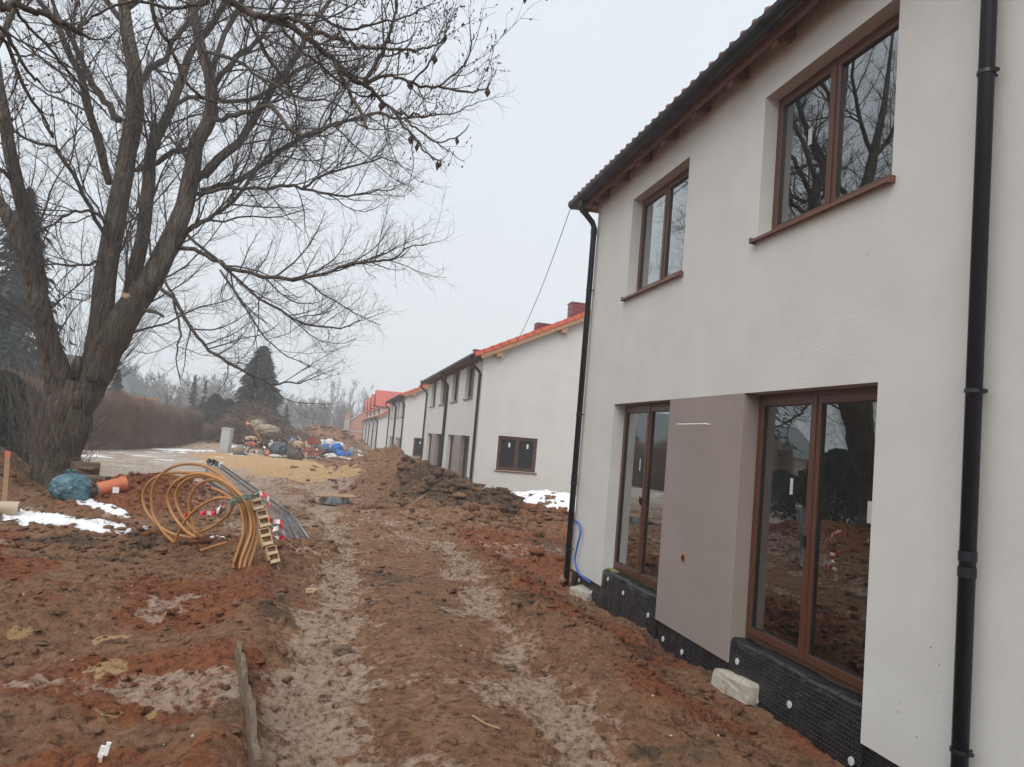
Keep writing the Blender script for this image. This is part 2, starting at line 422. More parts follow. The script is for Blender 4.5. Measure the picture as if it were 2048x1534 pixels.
# ------------------------------------------------------------------ ground
def np_mesh(name, V, F):
    me = bpy.data.meshes.new(name); nv, nf = len(V), len(F); k = F.shape[1]
    me.vertices.add(nv); me.vertices.foreach_set('co', V.astype(np.float32).ravel())
    me.loops.add(nf * k); me.loops.foreach_set('vertex_index', F.astype(np.int32).ravel())
    me.polygons.add(nf); me.polygons.foreach_set('loop_start', np.arange(0, nf * k, k, dtype=np.int32))
    me.update(calc_edges=True); return me
def axis(lo, hi, dmin, g, c0, c1):
    """coordinates with spacing dmin inside [c0,c1], growing outside"""
    a = list(np.arange(c0, c1, dmin)); x = c1; d = dmin; r = []
    while x < hi: r.append(x); d *= g; x += d
    x = c0; d = dmin; l = []
    while x > lo:
        d *= g; x -= d; l.append(x)
    return np.array(l[::-1] + a + r)
def zone_cols(x, y):
    """A = (red soil, dark soil, frost)   B = (sand, snow, frosted road)"""
    w1 = fbm(x * .9, y * .9, 4, 61); w2 = fbm(x * .5, y * .5, 3, 71); w3 = fbm(x * 2.2, y * 2.2, 4, 81)
    near = 1 - ss(13, 18, y)
    r, r2 = ruts(x, y)
    red = blob(x, y, -3.35, 15.7, 1.9, 2.3, 0, 2) * 1.2
    nr = near * np.where(x < 0, 1 - ss(11.2, 12.2, y), 1.0)
    red = np.maximum(red, nr * (ss(-.35, .25, w1 + .1) * .95) * np.maximum(1 - ss(-1.0, .4, x), ss(1.9, 2.6, x) * .95))
    red = np.maximum(red, .55 * nr * ss(0, .5, w3) * (1 - r))
    red = np.maximum(red, .75 * blob(x, y, 5.0, 17.6, 1.5, 1.8) + .45 * blob(x, y, 3.2, 22.6, .9, 1.2) * ss(-.1, .3, w3))
    bank = blob(x, y, -7.2, 15.0, 2.6, 4.2, -.2, 2); red = red * (1 - .9 * bank)
    dark = np.clip(ss(.02, .34, w2 + w3 * .35), 0, 1) * .85 * (1 - .7 * r)
    dark = np.maximum(dark, 1.2 * blob(x, y, -2.3, 11.3, 1.9, .85, 0, 2)); dark = np.maximum(dark, 1.0 * blob(x, y, -4.6, 12.9, 1.6, 1.2, 0, 2)); dark = np.maximum(dark, .8 * blob(x, y, -6.5, 15.5, 3.0, 4, 0, 2))
    dark = np.maximum(dark, 1.3 * blob(x, y, 3.5, 20.4, 1.5, 4.2, .3, 2)); dark = np.maximum(dark, .5 * blob(x, y, 1.5, 28, 2.5, 8, 0, 2))
    dark = np.maximum(dark, .9 * blob(x, y, -2.1, 6.3, .7, .35)); dark = np.maximum(dark, .9 * blob(x, y, 2.9, 8.0, .5, .8)); dark = np.maximum(dark, .8 * blob(x, y, -.5, 4.8, .35, .6))
    dark = np.maximum(dark, .6 * blob(x, y, -1, 78, 8, 12, 0, 2)) * (1 - .9 * blob(x, y, -3.4, 15.8, 1.8, 2.2, 0, 2))
    frost = np.maximum(r * .84 * ss(-.6, .3, w3 + .2), r2 * .5)
    mid = ss(10.5, 14, y) * (1 - ss(40, 60, y)) * blob(x, y, -.3, 20, 3.0, 12, 0, 2)
    frost = np.maximum(frost, mid * (.35 + .5 * ss(-.3, .3, w1)))
    frost = np.maximum(frost, near * .75 * ss(.12, .42, w1 * .6 + w3 * .55) * (1 - ss(2.1, 2.5, x)))
    frost = np.maximum(frost, near * .5 * blob(x, y, .95, 3, .9, 3.4, 0, 2) * ss(-.3, .3, w3))
    frost = np.maximum(frost, .55 * ss(22, 30, y) * ss(-.1, .3, w3) * (x < -1.5)) * (1 - .9 * blob(x, y, 3.4, 21, 2.8, 3, .4, 2))
    pale = ss(17.3, 19.5, y + w1 * 1.5) * (1 - ss(-2.2, -.6, x + w1)) * ss(-.5, .2, w3 + .3) * (1 - ss(60, 90, y)); red = red * (1 - pale); dark = dark * (1 - pale); frost = np.maximum(frost, pale * .95)
    sand = sandm(x, y)
    for (a, b, c, d) in ((-1.36, 5.75, .17, .22), (-2.2, 6.6, .1, .16), (-1.05, 4.9, .2, .07), (-1.55, 6.6, .16, .08)):
        sand = np.maximum(sand, ss(.35, .7, blob(x, y, a, b, c, d) + w3 * .45))
    sand = np.maximum(sand, .55 * blob(x, y, -.75, 10.2, .4, .6) * ss(-.2, .2, w3 + .1))
    sand = np.maximum(sand, .45 * blob(x, y, 3.05, 7.6, .3, 2) * ss(-.05, .3, w3))
    sn = np.zeros_like(x)
    for (ax, ay, bx, by, wd) in ((-5.4, 13.6, -4.3, 13.2, .2), (-4.5, 13.1, -3.1, 12.3, .3), (-3.3, 12.5, -2.6, 11.7, .17), (-4.3, 14.4, -3.2, 13.4, .12), (-2.0, 12.05, -1.3, 11.9, .1), (-1.4, 11.0, -1.0, 11.2, .1)):
        d, t = seg_d(x, y, ax, ay, bx, by); sn = np.maximum(sn, 1 - ss(0, 2 * wd, d + w3 * wd * 1.1))
    sn = np.maximum(sn, 1.15 * blob(x, y, 7.3, 23.6, 1.9, 2.9, .1, 2.5) * ss(-.42, -.12, w3 + .12)); sn = np.maximum(sn, 1.0 * blob(x, y, 6.4, 20.3, .95, 2.7, .15, 2) * ss(-.36, -.1, w3 + .05))
    # lying snow in strips further back
    for (ax, ay, bx, by, wd) in ((-15.5, 42, -11.5, 46, .5), (-12.5, 47, -10.5, 56, 1.0), (-9.5, 46, -7.2, 48, .9), (-13, 60, -9.5, 70, 1.0), (.8, 54, 2.8, 50, .5), (2.2, 58, 3.9, 54, .6), (.2, 66, 3, 62, 1.0), (2.5, 75, 4, 66, .8), (-5.5, 49, -3, 48.5, .35), (-20, 50, -13, 58, .8)):
        d, t = seg_d(x, y, ax, ay, bx, by); sn = np.maximum(sn, .95 * (1 - ss(0, 2 * wd, d + w1 * wd * 1.6)))
    sn = np.maximum(sn, .7 * ss(.25, .4, w1 + .5 * w3) * ss(28, 34, y) * (1 - ss(110, 150, y)) * (x < -5))
    sn = np.maximum(sn, .8 * ss(.5, .85, blob(x, y, 3.55, 4.95, .13, .06) + w3 * .3))
    dark = dark * (.55 + .45 * ss(-.1, .2, w3)); return np.clip(np.stack([red, dark, frost, sand, sn, roadm(x, y)], 1), 0, 1)
def build_ground():
    xs = axis(-250, 190, .024, 1.028, -3.2, 4.0)
    ys = [-40, -25, -15, -9, -5, -2, 0, 1, 1.8, 2.4, 2.8]; y = 3.0
    while y < 305:
        ys.append(y); y += max(.02, .0042 * y - .012) if y < 60 else .0075 * y * (1 + max(0, (y - 120) / 200))
    ys = np.array(ys)
    X, Y = np.meshgrid(xs, ys); nx, ny = len(xs), len(ys); X = X.ravel(); Y = Y.ravel()
    Z = height(X, Y); zc = zone_cols(X, Y)
    Z = Z + (.012 + .012 * fbm(X * 3, Y * 3, 2, 91)) * ss(.4, .8, zc[:, 4])
    I = np.arange(nx * ny).reshape(ny, nx)
    F = np.stack([I[:-1, :-1].ravel(), I[:-1, 1:].ravel(), I[1:, 1:].ravel(), I[1:, :-1].ravel()], 1)
    # no earth inside the house footprints' rooms (the slab is above it)
    me = np_mesh('ground', np.stack([X, Y, Z], 1), F)
    print('ground', nx, ny, nx * ny)
    for nm, a in (('zone_a', zc[:, :3]), ('zone_b', zc[:, 3:])):
        at = me.color_attributes.new(nm, 'FLOAT_COLOR', 'POINT')
        at.data.foreach_set('color', np.concatenate([a, np.ones((len(a), 1))], 1).astype(np.float32).ravel())
    me.polygons.foreach_set('use_smooth', np.ones(len(F), bool))
    o = bpy.data.objects.new('ground', me); COL.objects.link(o); o['kind'] = 'structure'
    return o
def soil():
    m, t, b, o = nt('frozen_site_soil'); P = vec(t, 'Pos')
    def attr(n):
        a = N(t, 'ShaderNodeAttribute', attribute_name=n); s = N(t, 'ShaderNodeSeparateColor'); t.links.new(a.outputs['Color'], s.inputs[0]); return s.outputs
    A = attr('zone_a'); B = attr('zone_b')
    n1 = noise(t, P, 3.2, 8, .72); n2 = noise(t, P, 17, 7, .75); n3 = noise(t, P, .8, 5, .6); n4 = noise(t, P, 70, 4, .7)
    n5 = noise(t, N_off(t, P), 6.5, 7, .72)
    def mask(a, n, lo=.42, hi=.62, k=.9):
        return ramp(t, mth(t, 'ADD', a, mth(t, 'MULTIPLY', mth(t, 'SUBTRACT', n, .5), k)), lo, hi)
    c = mixc(t, ramp(t, n1, .3, .7), (.22, .104, .050), (.375, .20, .108))
    tan = mth(t, 'ADD', mth(t, 'MULTIPLY', n5, .55), mth(t, 'MULTIPLY', n2, .45))
    c = mixc(t, mth(t, 'MULTIPLY', ramp(t, tan, .47, .58), mth(t, 'ADD', .34, mth(t, 'MULTIPLY', A[2], .5))), c, (.53, .34, .205))
    c = mixc(t, mask(A[0], n1, .35, .8, 1.7), c, mixc(t, ramp(t, n2, .3, .72), (.21, .064, .027), (.43, .16, .068)))
    c = mixc(t, mask(A[1], n5, .5, 1.0, 2.2), c, mixc(t, ramp(t, n2, .3, .75), (.072, .046, .029), (.20, .134, .085)))
    fr = mixc(t, ramp(t, n2, .3, .7), (.43, .29, .20), (.68, .52, .41))
    c = mixc(t, mth(t, 'MULTIPLY', mask(A[2], mth(t, 'ADD', mth(t, 'MULTIPLY', n5, .6), mth(t, 'MULTIPLY', n2, .4)), .42, .82, 2.6), .85), c, fr)
    c = mixc(t, mth(t, 'MULTIPLY', ramp(t, n4, .63, .75), .25), c, (.42, .36, .31))
    sa = mixc(t, ramp(t, n1, .3, .7), (.50, .30, .13), (.68, .45, .235))
    c = mixc(t, mask(B[0], tan, .40, .66, 2.0), c, sa)
    st = t.nodes.new('ShaderNodeMapping'); st.inputs['Scale'].default_value = (.55, 1.6, 1); t.links.new(P, st.inputs[0]); n6 = noise(t, st.outputs[0], 1.1, 7, .75)
    rd = mixc(t, ramp(t, n3, .35, .65), (.42, .35, .285), (.64, .58, .51)); rd = mixc(t, mth(t, 'MULTIPLY', ramp(t, n6, .45, .56), .8), rd, (.40, .275, .165)); rd = mixc(t, mth(t, 'MULTIPLY', ramp(t, n6, .44, .34), .7), rd, (.20, .15, .11)); rd = mixc(t, ramp(t, n2, .56, .66), rd, (.78, .78, .79))
    c = mixc(t, mask(B[2], n1, .4, .7, .6), c, rd)
    # pits between crumbs get a darker brown
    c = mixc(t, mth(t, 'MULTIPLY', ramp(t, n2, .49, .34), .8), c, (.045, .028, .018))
    sm = mask(B[1], n2, .5, .56, .55)
    dirty = mixc(t, ramp(t, n5, .4, .62), (.80, .81, .83), (.60, .57, .54)); c = mixc(t, sm, c, mixc(t, ramp(t, mth(t, 'ADD', B[1], mth(t, 'MULTIPLY', n2, .5)), .85, 1.15), dirty, (.82, .83, .85)))
    # land beyond the site: dull winter grass
    sp = N(t, 'ShaderNodeSeparateXYZ'); t.links.new(P, sp.inputs[0])
    gr = mixc(t, ramp(t, n3, .3, .7), (.10, .085, .05), (.17, .145, .10))
    c = mixc(t, ramp(t, mth(t, 'ABSOLUTE', sp.outputs[0]), 34, 46), c, gr); c = mixc(t, ramp(t, sp.outputs[1], 105, 135), c, gr)
    t.links.new(c, b.inputs['Base Color'])
    wet = ramp(t, n1, .62, .3)
    t.links.new(mth(t, 'SUBTRACT', .95, mth(t, 'MULTIPLY', wet, .3)), b.inputs['Roughness']); b.inputs['Specular IOR Level'].default_value = .25
    h = mth(t, 'ADD', mth(t, 'MULTIPLY', n2, 1.0), mth(t, 'MULTIPLY', n4, .45)); h = mth(t, 'ADD', h, mth(t, 'MULTIPLY', n1, 1.6))
    h = mth(t, 'MULTIPLY', h, mth(t, 'SUBTRACT', 1, mth(t, 'MULTIPLY', sm, .85)))
    bump(t, b, h, 1.0, .075); return m
def N_off(t, P):
    mp = t.nodes.new('ShaderNodeMapping'); mp.inputs['Location'].default_value = (31.7, 12.9, 4.1); t.links.new(P, mp.inputs[0]); return mp.outputs[0]
M['soil'] = soil()
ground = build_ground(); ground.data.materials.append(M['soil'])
# ------------------------------------------------------------------ clods
def scatter_clods():
    V = []; F = []; off = 0; zs = []
    regs = []   # x, y, size
    def reg(n, cx, cy, rx, ry, s0, s1, acc=None):
        k = 0
        while k < n:
            a = RNG.normal(cx, rx); c = RNG.normal(cy, ry)
            if c < 3 or (a > 3.75 and c < 13) or (a > 3.8 and c > 27): k += .2; continue
            r, r2 = ruts(np.array([a]), np.array([c]))
            if r[0] > .3 and RNG.random() < .8: k += .3; continue
            regs.append((a, c, s0 + (s1 - s0) * RNG.random() ** 5.5)); k += 1
    reg(4200, -1.8, 7.5, 1.6, 2.6, .004, .045); reg(1800, .9, 8, .6, 4, .003, .022); reg(3000, 3.0, 8.0, .45, 2.8, .005, .060)
    reg(2600, 3.8, 20.0, 1.1, 2.6, .015, .17); reg(700, 4.5, 17.5, 1.3, 1.0, .015, .12); reg(1500, -3.2, 15.6, 1.4, 1.3, .015, .085)
    reg(1300, -2.2, 11.2, 1.2, .7, .01, .08); reg(1000, 1.6, 29, 1.5, 5, .015, .12); reg(700, -6.2, 14.6, 1.4, 2, .01, .07); reg(900, .8, 15, 1.6, 3, .01, .06)
    reg(50, -1.2, 31, 1.0, 3, .02, .06); reg(600, -1, 77, 3, 4, .05, .4); reg(500, -8.5, 24, 3, 6, .01, .05); reg(400, 6.5, 22.5, 1, 1.5, .02, .10)
    A = np.array(regs); z = height(A[:, 0], A[:, 1])
    base = [np.array(ICO[1][0]), np.array(ICO[2][0])]; bf = [np.array(ICO[1][1]), np.array(ICO[2][1])]
    for i in range(len(A)):
        k = 1 if A[i, 2] / A[i, 1] > .0022 else 0; s = A[i, 2]
        v = base[k]; ph = RNG.uniform(0, 6, 3)
        q = 1 + .32 * np.sin(v[:, :1] * 3 + ph[0]) * np.sin(v[:, 1:2] * 3.5 + ph[1]) + .12 * np.sin(v[:, 2:3] * 7 + ph[2]) + RNG.uniform(-.26, .26, (len(v), 1))
        v = v * q * (s * RNG.uniform(.7, 1.35), s * RNG.uniform(.6, 1.2), s * RNG.uniform(.3, .7))
        a = RNG.uniform(0, 6.28); ca, sa = math.cos(a), math.sin(a)
        v = np.stack([v[:, 0] * ca - v[:, 1] * sa, v[:, 0] * sa + v[:, 1] * ca, v[:, 2]], 1) + (A[i, 0], A[i, 1], z[i] + s * .2)
        V.append(v); F.append(bf[k] + off); off += len(v); zs.append(np.full(len(v), i))
    V = np.concatenate(V); F = np.concatenate(F); zi = np.concatenate(zs)
    me = np_mesh('soil_clods', V, F)
    zc = zone_cols(A[:, 0], A[:, 1]); zc[:, 4] = 0; zc[:, 2] *= RNG.random(len(A)) ** 1.5; zc[:, 3] *= .3
    zc[:, 1] = np.clip(zc[:, 1] + RNG.uniform(-.3, .35, len(A)), 0, 1); zc = zc[zi]
    for nm, a in (('zone_a', zc[:, :3]), ('zone_b', zc[:, 3:])):
        at = me.color_attributes.new(nm, 'FLOAT_COLOR', 'POINT'); at.data.foreach_set('color', np.concatenate([a, np.ones((len(a), 1))], 1).astype(np.float32).ravel())
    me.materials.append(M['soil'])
    o = bpy.data.objects.new('soil_clods', me); COL.objects.link(o)
    tag(o, 'loose crumbs and clods of frozen brown soil all over the churned ground', 'soil clods', kind='stuff')
scatter_clods()
# ------------------------------------------------------------------ world, sun, haze
SUN_EL, SUN_AZ = rad(42), rad(212)      # azimuth clockwise from +Y
w = bpy.data.worlds.new('World'); SC.world = w; w.use_nodes = True; t = w.node_tree; t.nodes.clear()
wo = N(t, 'ShaderNodeOutputWorld'); bg = N(t, 'ShaderNodeBackground'); bg.inputs[1].default_value = .1
sky = N(t, 'ShaderNodeTexSky', sky_type='NISHITA', sun_disc=False, sun_elevation=SUN_EL, sun_rotation=SUN_AZ, air_density=1.0, dust_density=4.0)
hsv = N(t, 'ShaderNodeHueSaturation'); hsv.inputs['Saturation'].default_value = .25; t.links.new(sky.outputs[0], hsv.inputs['Color'])
tc = N(t, 'ShaderNodeTexCoord'); sp = N(t, 'ShaderNodeSeparateXYZ'); t.links.new(tc.outputs['Generated'], sp.inputs[0])
cr = N(t, 'ShaderNodeValToRGB'); t.links.new(sp.outputs[2], cr.inputs[0])
E_ = cr.color_ramp.elements; E_[0].position = 0.0; E_[0].color = (.60, .645, .67, 1); E_[1].position = .62; E_[1].color = (.61, .65, .71, 1)
e = E_.new(.12); e.color = (.605, .65, .675, 1); e = E_.new(.3); e.color = (.60, .645, .69, 1); e = E_.new(.82); e.color = (1.05, 1.10, 1.16, 1)
sc10 = mixc(t, 1.0, cr.outputs[0], (10, 10, 10), 'MULTIPLY')
cl = noise(t, tc.outputs['Generated'], 1.6, 4, .5); sc10 = mixc(t, ramp(t, cl, .3, .75), sc10, mixc(t, 1.0, sc10, (.95, .95, .955), 'MULTIPLY'))
t.links.new(mixc(t, .93, hsv.outputs[0], sc10), bg.inputs[0]); t.links.new(bg.outputs[0], wo.inputs[0])
sl = bpy.data.lights.new('sun', 'SUN'); sl.energy = 1.4; sl.angle = rad(50); sl.color = (1, .955, .89); so = bpy.data.objects.new('sun', sl); COL.objects.link(so)
sd = Vector((math.sin(SUN_AZ) * math.cos(SUN_EL), math.cos(SUN_AZ) * math.cos(SUN_EL), math.sin(SUN_EL))); so.rotation_euler = sd.to_track_quat('Z', 'Y').to_euler()
def haze():
    o = MB().box((-262, -42, -9), (202, 312, 42)).build('haze', None); m = bpy.data.materials.new('haze_air'); m.use_nodes = True; t = m.node_tree; t.nodes.clear()
    ou = t.nodes.new('ShaderNodeOutputMaterial'); v = t.nodes.new('ShaderNodeVolumePrincipled'); v.inputs['Color'].default_value = (.93, .955, .985, 1); v.inputs['Density'].default_value = HAZE; v.inputs['Anisotropy'].default_value = .2
    t.links.new(v.outputs[0], ou.inputs['Volume']); o.data.materials.append(m); tag(o, 'thin grey winter haze filling the air over the building site', 'haze', kind='stuff')
HAZE = .0023
haze()
SC.view_settings.view_transform = 'Standard'; SC.view_settings.look = 'None'; SC.view_settings.exposure = .54; SC.view_settings.gamma = 1
SC.cycles.max_bounces = 6; SC.cycles.diffuse_bounces = 4; SC.cycles.glossy_bounces = 3; SC.cycles.transmission_bounces = 4; SC.cycles.transparent_max_bounces = 12; SC.cycles.volume_bounces = 1
SC.cycles.use_denoising = True; SC.cycles.caustics_reflective = False; SC.cycles.caustics_refractive = False
# ------------------------------------------------------------------ houses
XW = 3.92
def facade(mb, y0, y1, z0, z1, ops, x=0.0, depth=.19, bottom_open=()):
    """wall sheet in the plane x with openings (ya,yb,za,zb) and their reveals"""
    ysn = sorted({y0, y1, *[o[0] for o in ops], *[o[1] for o in ops]}); zsn = sorted({z0, z1, *[o[2] for o in ops], *[o[3] for o in ops]})
    for a, b in zip(ysn, ysn[1:]):
        for c, d in zip(zsn, zsn[1:]):
            my, mz = (a + b) / 2, (c + d) / 2
            if any(o[0] < my < o[1] and o[2] < mz < o[3] for o in ops): continue
            mb.quad((x, a, c), (x, b, c), (x, b, d), (x, a, d))
    for i, (a, b, c, d) in enumerate(ops):
        q = x + depth
        mb.quad((x, a, c), (q, a, c), (q, a, d), (x, a, d)); mb.quad((x, b, c), (q, b, c), (q, b, d), (x, b, d)); mb.quad((x, a, d), (x, b, d), (q, b, d), (q, a, d))
        if i not in bottom_open: mb.quad((x, a, c), (x, b, c), (q, b, c), (q, a, c))
def window(house, y0, y1, z0, z1, x, sill=True, mull=.5, near=True, sticker=None, handle=False, door=False, axis='y', seam=0):
    """brown two-leaf window set in a wall facing -X (axis y) ; returns the window part"""
    f = MB(); fw = .065; d0, d1 = x, x + .07
    B = (lambda a, b, c, d, e, g: f.box((a, c, e), (b, d, g)))
    ym = lerp(y0, y1, mull)
    # outer frame
    B(d0, d1, y0, y0 + fw, z0, z1); B(d0, d1, y1 - fw, y1, z0, z1); B(d0, d1, y0 + fw, y1 - fw, z0, z0 + fw); B(d0, d1, y0 + fw, y1 - fw, z1 - fw, z1)
    w = f.build('window', M['frame'], house, bevel=.004 if near else 0)
    if door: w.name = 'terrace_door'
    g = .045
    for (a, b) in ((y0 + g, ym), (ym, y1 - g)):
        s = MB(); e0, e1 = x - .018, x + .05; sw = .072; za, zb = z0 + g, z1 - g
        s.box((e0, a + .002, za), (e1, a + sw, zb)); s.box((e0, b - sw, za), (e1, b - .002, zb)); s.box((e0, a + sw, za), (e1, b - sw, za + sw)); s.box((e0, a + sw, zb - sw), (e1, b - sw, zb))
        sa = s.build('sash', M['frame'], w, bevel=.005 if near else 0)
        if near:
            MB().box((x + .012, a + sw - .008, za + sw - .008), (x + .036, b - sw + .008, zb - sw + .008)).build('pane', M['glass'], w)
            k = MB()   # rubber gasket round the glass
            for (p, q) in (((a + sw - .001, za + sw), (a + sw + .008, zb - sw)), ((b - sw - .008, za + sw), (b - sw + .001, zb - sw)), ((a + sw, za + sw - .001), (b - sw, za + sw + .008)), ((a + sw, zb - sw - .008), (b - sw, zb - sw + .001))):
                k.box((x - .004, p[0], p[1]), (x + .011, q[0], q[1]))
            k.build('gasket', M['black'], w)
        else:
            MB().quad((x + .02, a + sw, za + sw), (x + .02, b - sw, za + sw), (x + .02, b - sw, zb - sw), (x + .02, a + sw, zb - sw)).build('pane', M['dark_glass'], w)
    if near:
        MB().box((x - .03, ym - .02, z0 + g), (x - .018, ym + .02, z1 - g), ).build('mullion_cover', M['frame'], w, bevel=.003)
    if sticker:
        for (sy, sz, sw_, sh) in sticker: MB().box((x + .008, sy - sw_ / 2, sz - sh / 2), (x + .0095, sy + sw_ / 2, sz + sh / 2)).build('sticker', M['label'], w)
    if handle:
        MB().box((x - .045, ym + .035, z0 + 1.0), (x - .018, ym + .065, z0 + 1.1)).box((x - .06, ym + .04, z0 + 1.03), (x - .045, ym + .06, z0 + 1.12)).build('handle', M['black'], w, bevel=.004)
    if sill:
        s = MB(); s.box((-.055, y0 - .03, z0 - .028), (x + .0, y1 + .03, z0 - .018)).box((-.062, y0 - .03, z0 - .05), (-.054, y1 + .03, z0 - .018))
        for yy in (y0 - .045, y1 + .03): s.box((-.066, yy, z0 - .056), (.02, yy + .015, z0 + .004))
        s.build('sill', M['sill'], w, bevel=.002 if near else 0)
    return w
def tile_slope(name, m, parent, y0, y1, x0, z0, x1, z1, per=.225, step=.34, res=6, amp=.028, back=None):
    """pantile slope rising from the eave (x0,z0) to the ridge (x1,z1)"""
    L = math.hypot(x1 - x0, z1 - z0); nx, nz = (x1 - x0) / L, (z1 - z0) / L; px, pz = -nz, nx
    nrow = max(1, int(round(L / step))); st = L / nrow
    yn = int((y1 - y0) / per * res) + 1; ys = np.linspace(y0, y1, yn)
    ph = (ys - y0) / per * 2 * math.pi; wv = amp * (np.maximum(np.cos(ph), -.35) + .35) * .8
    rows = []
    for k in range(nrow):
        rows += [(k * st - .03, .034), (k * st + .01, .036), ((k + 1) * st - .031, .004)]
    V = []
    for (s, h) in rows:
        for y, u in zip(ys, wv): V.append((x0 + nx * s + px * (h + u), y, z0 + nz * s + pz * (h + u)))
    # underside edge of the lowest course
    V += [(x0 - nx * .03, y, z0 - nz * .03 - .012) for y in ys]
    V = np.array(V); R = len(rows); I = np.arange(R * yn).reshape(R, yn)
    F = [np.stack([I[:-1, :-1].ravel(), I[:-1, 1:].ravel(), I[1:, 1:].ravel(), I[1:, :-1].ravel()], 1)]
    b = np.arange(yn) + R * yn
    F.append(np.stack([b[:-1], b[1:], I[0, 1:], I[0, :-1]], 1))
    me = np_mesh(name, V, np.concatenate(F)); me.materials.append(m); o = bpy.data.objects.new(name, me); COL.objects.link(o); o.parent = parent
    return o
def gutter(house, x, z, y0, y1, r=.068, near=True):
    mb = MB(); n = 10; V = []
    prof = [(r * math.cos(a), r * math.sin(a)) for a in [math.pi + math.pi * k / n for k in range(n + 1)]] + [(r, .012), (r - .006, .012)] + [((r - .005) * math.cos(a), (r - .005) * math.sin(a)) for a in [2 * math.pi - math.pi * k / n for k in range(n + 1)]] + [(-r + .006, .02), (-r - .004, .02)]
    for y in (y0, y1): V += [(x + a, y, z + b) for a, b in prof]
    k = len(prof); mb.add(V, [(i, (i + 1) % k, (i + 1) % k + k, i + k) for i in range(k)])
    for y in (y0, y1): mb.add([(x + a, y, z + b) for a, b in prof[:n + 1]], [tuple(range(n + 1))])
    g = mb.build('gutter', M['gutter'], house, smooth=False)
    if near:
        br = MB(); y = y0 + .25
        while y < y1:
            P = [(x + (r + .013) * math.cos(a), y, z + (r + .013) * math.sin(a)) for a in [math.pi - .25 + (math.pi + .5) * q / 12 for q in range(13)]]
            for a, b in zip(P, P[1:]):
                br.add([(a[0], y - .03, a[2]), (a[0], y + .03, a[2]), (b[0], y + .03, b[2]), (b[0], y - .03, b[2])], [(0, 1, 2, 3)])
            P2 = [(x + (r + .007) * math.cos(a), y, z + (r + .007) * math.sin(a)) for a in [math.pi + math.pi * q / 12 for q in range(13)]]
            for a, b in zip(P2, P2[1:]):
                for yy, e in ((y - .045, .012), (y + .045, .012)): br.add([(a[0], yy - e, a[2]), (a[0], yy + e, a[2]), (b[0], yy + e, b[2]), (b[0], yy - e, b[2])], [(0, 1, 2, 3)])
            y += .62
        br.build('gutter_bracket', M['gutter'], g)
        ec = MB(); ec.tube([(x, y1, z), (x, y1 + .012, z)], r + .008, 18); ec.build('end_cap', M['gutter'], g)
    return g
def downpipe(house, y, zg, zb, xg, xw=-.10, r=.045, near=True, square=True):
    """from the gutter outlet (xg,zg) back to the wall and down to zb"""
    mb = MB(); n = 14 if near else 7
    P = [(xg, y, zg), (xg, y, zg - .20), (xg + .02, y, zg - .27), (xw - .04, y, zg - .27 - (xw - xg) * .75), (xw, y, zg - .36 - (xw - xg) * .75), (xw, y, zb)]
    mb.tube(P, r, n)
    d = mb.build('downpipe', M['gutter'], house, smooth=near)
    for (zz, h) in ((zg - .06, .12), (zg - .42 - (xw - xg) * .75, .1)): MB().tube([(xg if zz > zg - .1 else xw, y, zz - h / 2), (xg if zz > zg - .1 else xw, y, zz + h / 2)], r + .006, n).build('pipe_socket', M['gutter'], d)
    zz = zb + .6
    H_ = zg - .8 - zb
    for q in (.30, .317) if near else (.35,): MB().tube([(xw, y, zb + H_ * q), (xw, y, zb + H_ * q + .06)], r + .005, n).build('pipe_socket', M['gutter'], d)
    for q in (.12, .5, .86):
        c = MB()
        z = zb + H_ * q
        c.tube([(xw, y, z - .012), (xw, y, z + .012)], r + .008, n); c.tube([(xw - .004, y - r - .014, z), (xw + .03, y - r - .014, z)], .014, 8)
        c.tube([(xw + r * .6, y, z), (.01, y, z)], .008, 6)
        c.build('pipe_clip', M['black'], d)
    return d
def roof_frame(house, L, eave_x, eave_z, slope, ridge_x, y0=0, amp=.028, board=.13, near=True, overhang=.42, gable_near=True, gable_far=True, m=None, res=6):
    """two tiled slopes, rafters and boards.  eave_x < 0 ; returns roof"""
    rz = eave_z + slope * (ridge_x - eave_x); a0, a1 = y0 - overhang, y0 + L + overhang
    roof = tile_slope('roof', m or M['tile'], house, a0, a1, eave_x, eave_z, ridge_x, rz, res=res, amp=amp)
    tile_slope('roof_slope', m or M['tile'], roof, a0, a1, ridge_x * 2 - eave_x, eave_z, ridge_x, rz, res=max(2, res // 2))
    bx = MB(); t0 = .03
    # boarding under the tiles
    bx.add([(eave_x + .05, a0 + .03, eave_z + .05 * slope - t0), (ridge_x, a0 + .03, rz - t0), (ridge_x, a1 - .03, rz - t0), (eave_x + .05, a1 - .03, eave_z + .05 * slope - t0),
            (2 * ridge_x - eave_x - .05, a0 + .03, eave_z + .05 * slope - t0), (2 * ridge_x - eave_x - .05, a1 - .03, eave_z + .05 * slope - t0)], [(0, 1, 2, 3), (1, 4, 5, 2)])
    bx.build('boarding', M['timber'], roof)
    # eave board behind the gutter
    MB().box((eave_x + .075, a0 + .02, eave_z - board), (eave_x + .098, a1 - .02, eave_z - .012)).build('eave_board', M['timber'], roof)
    return roof, rz
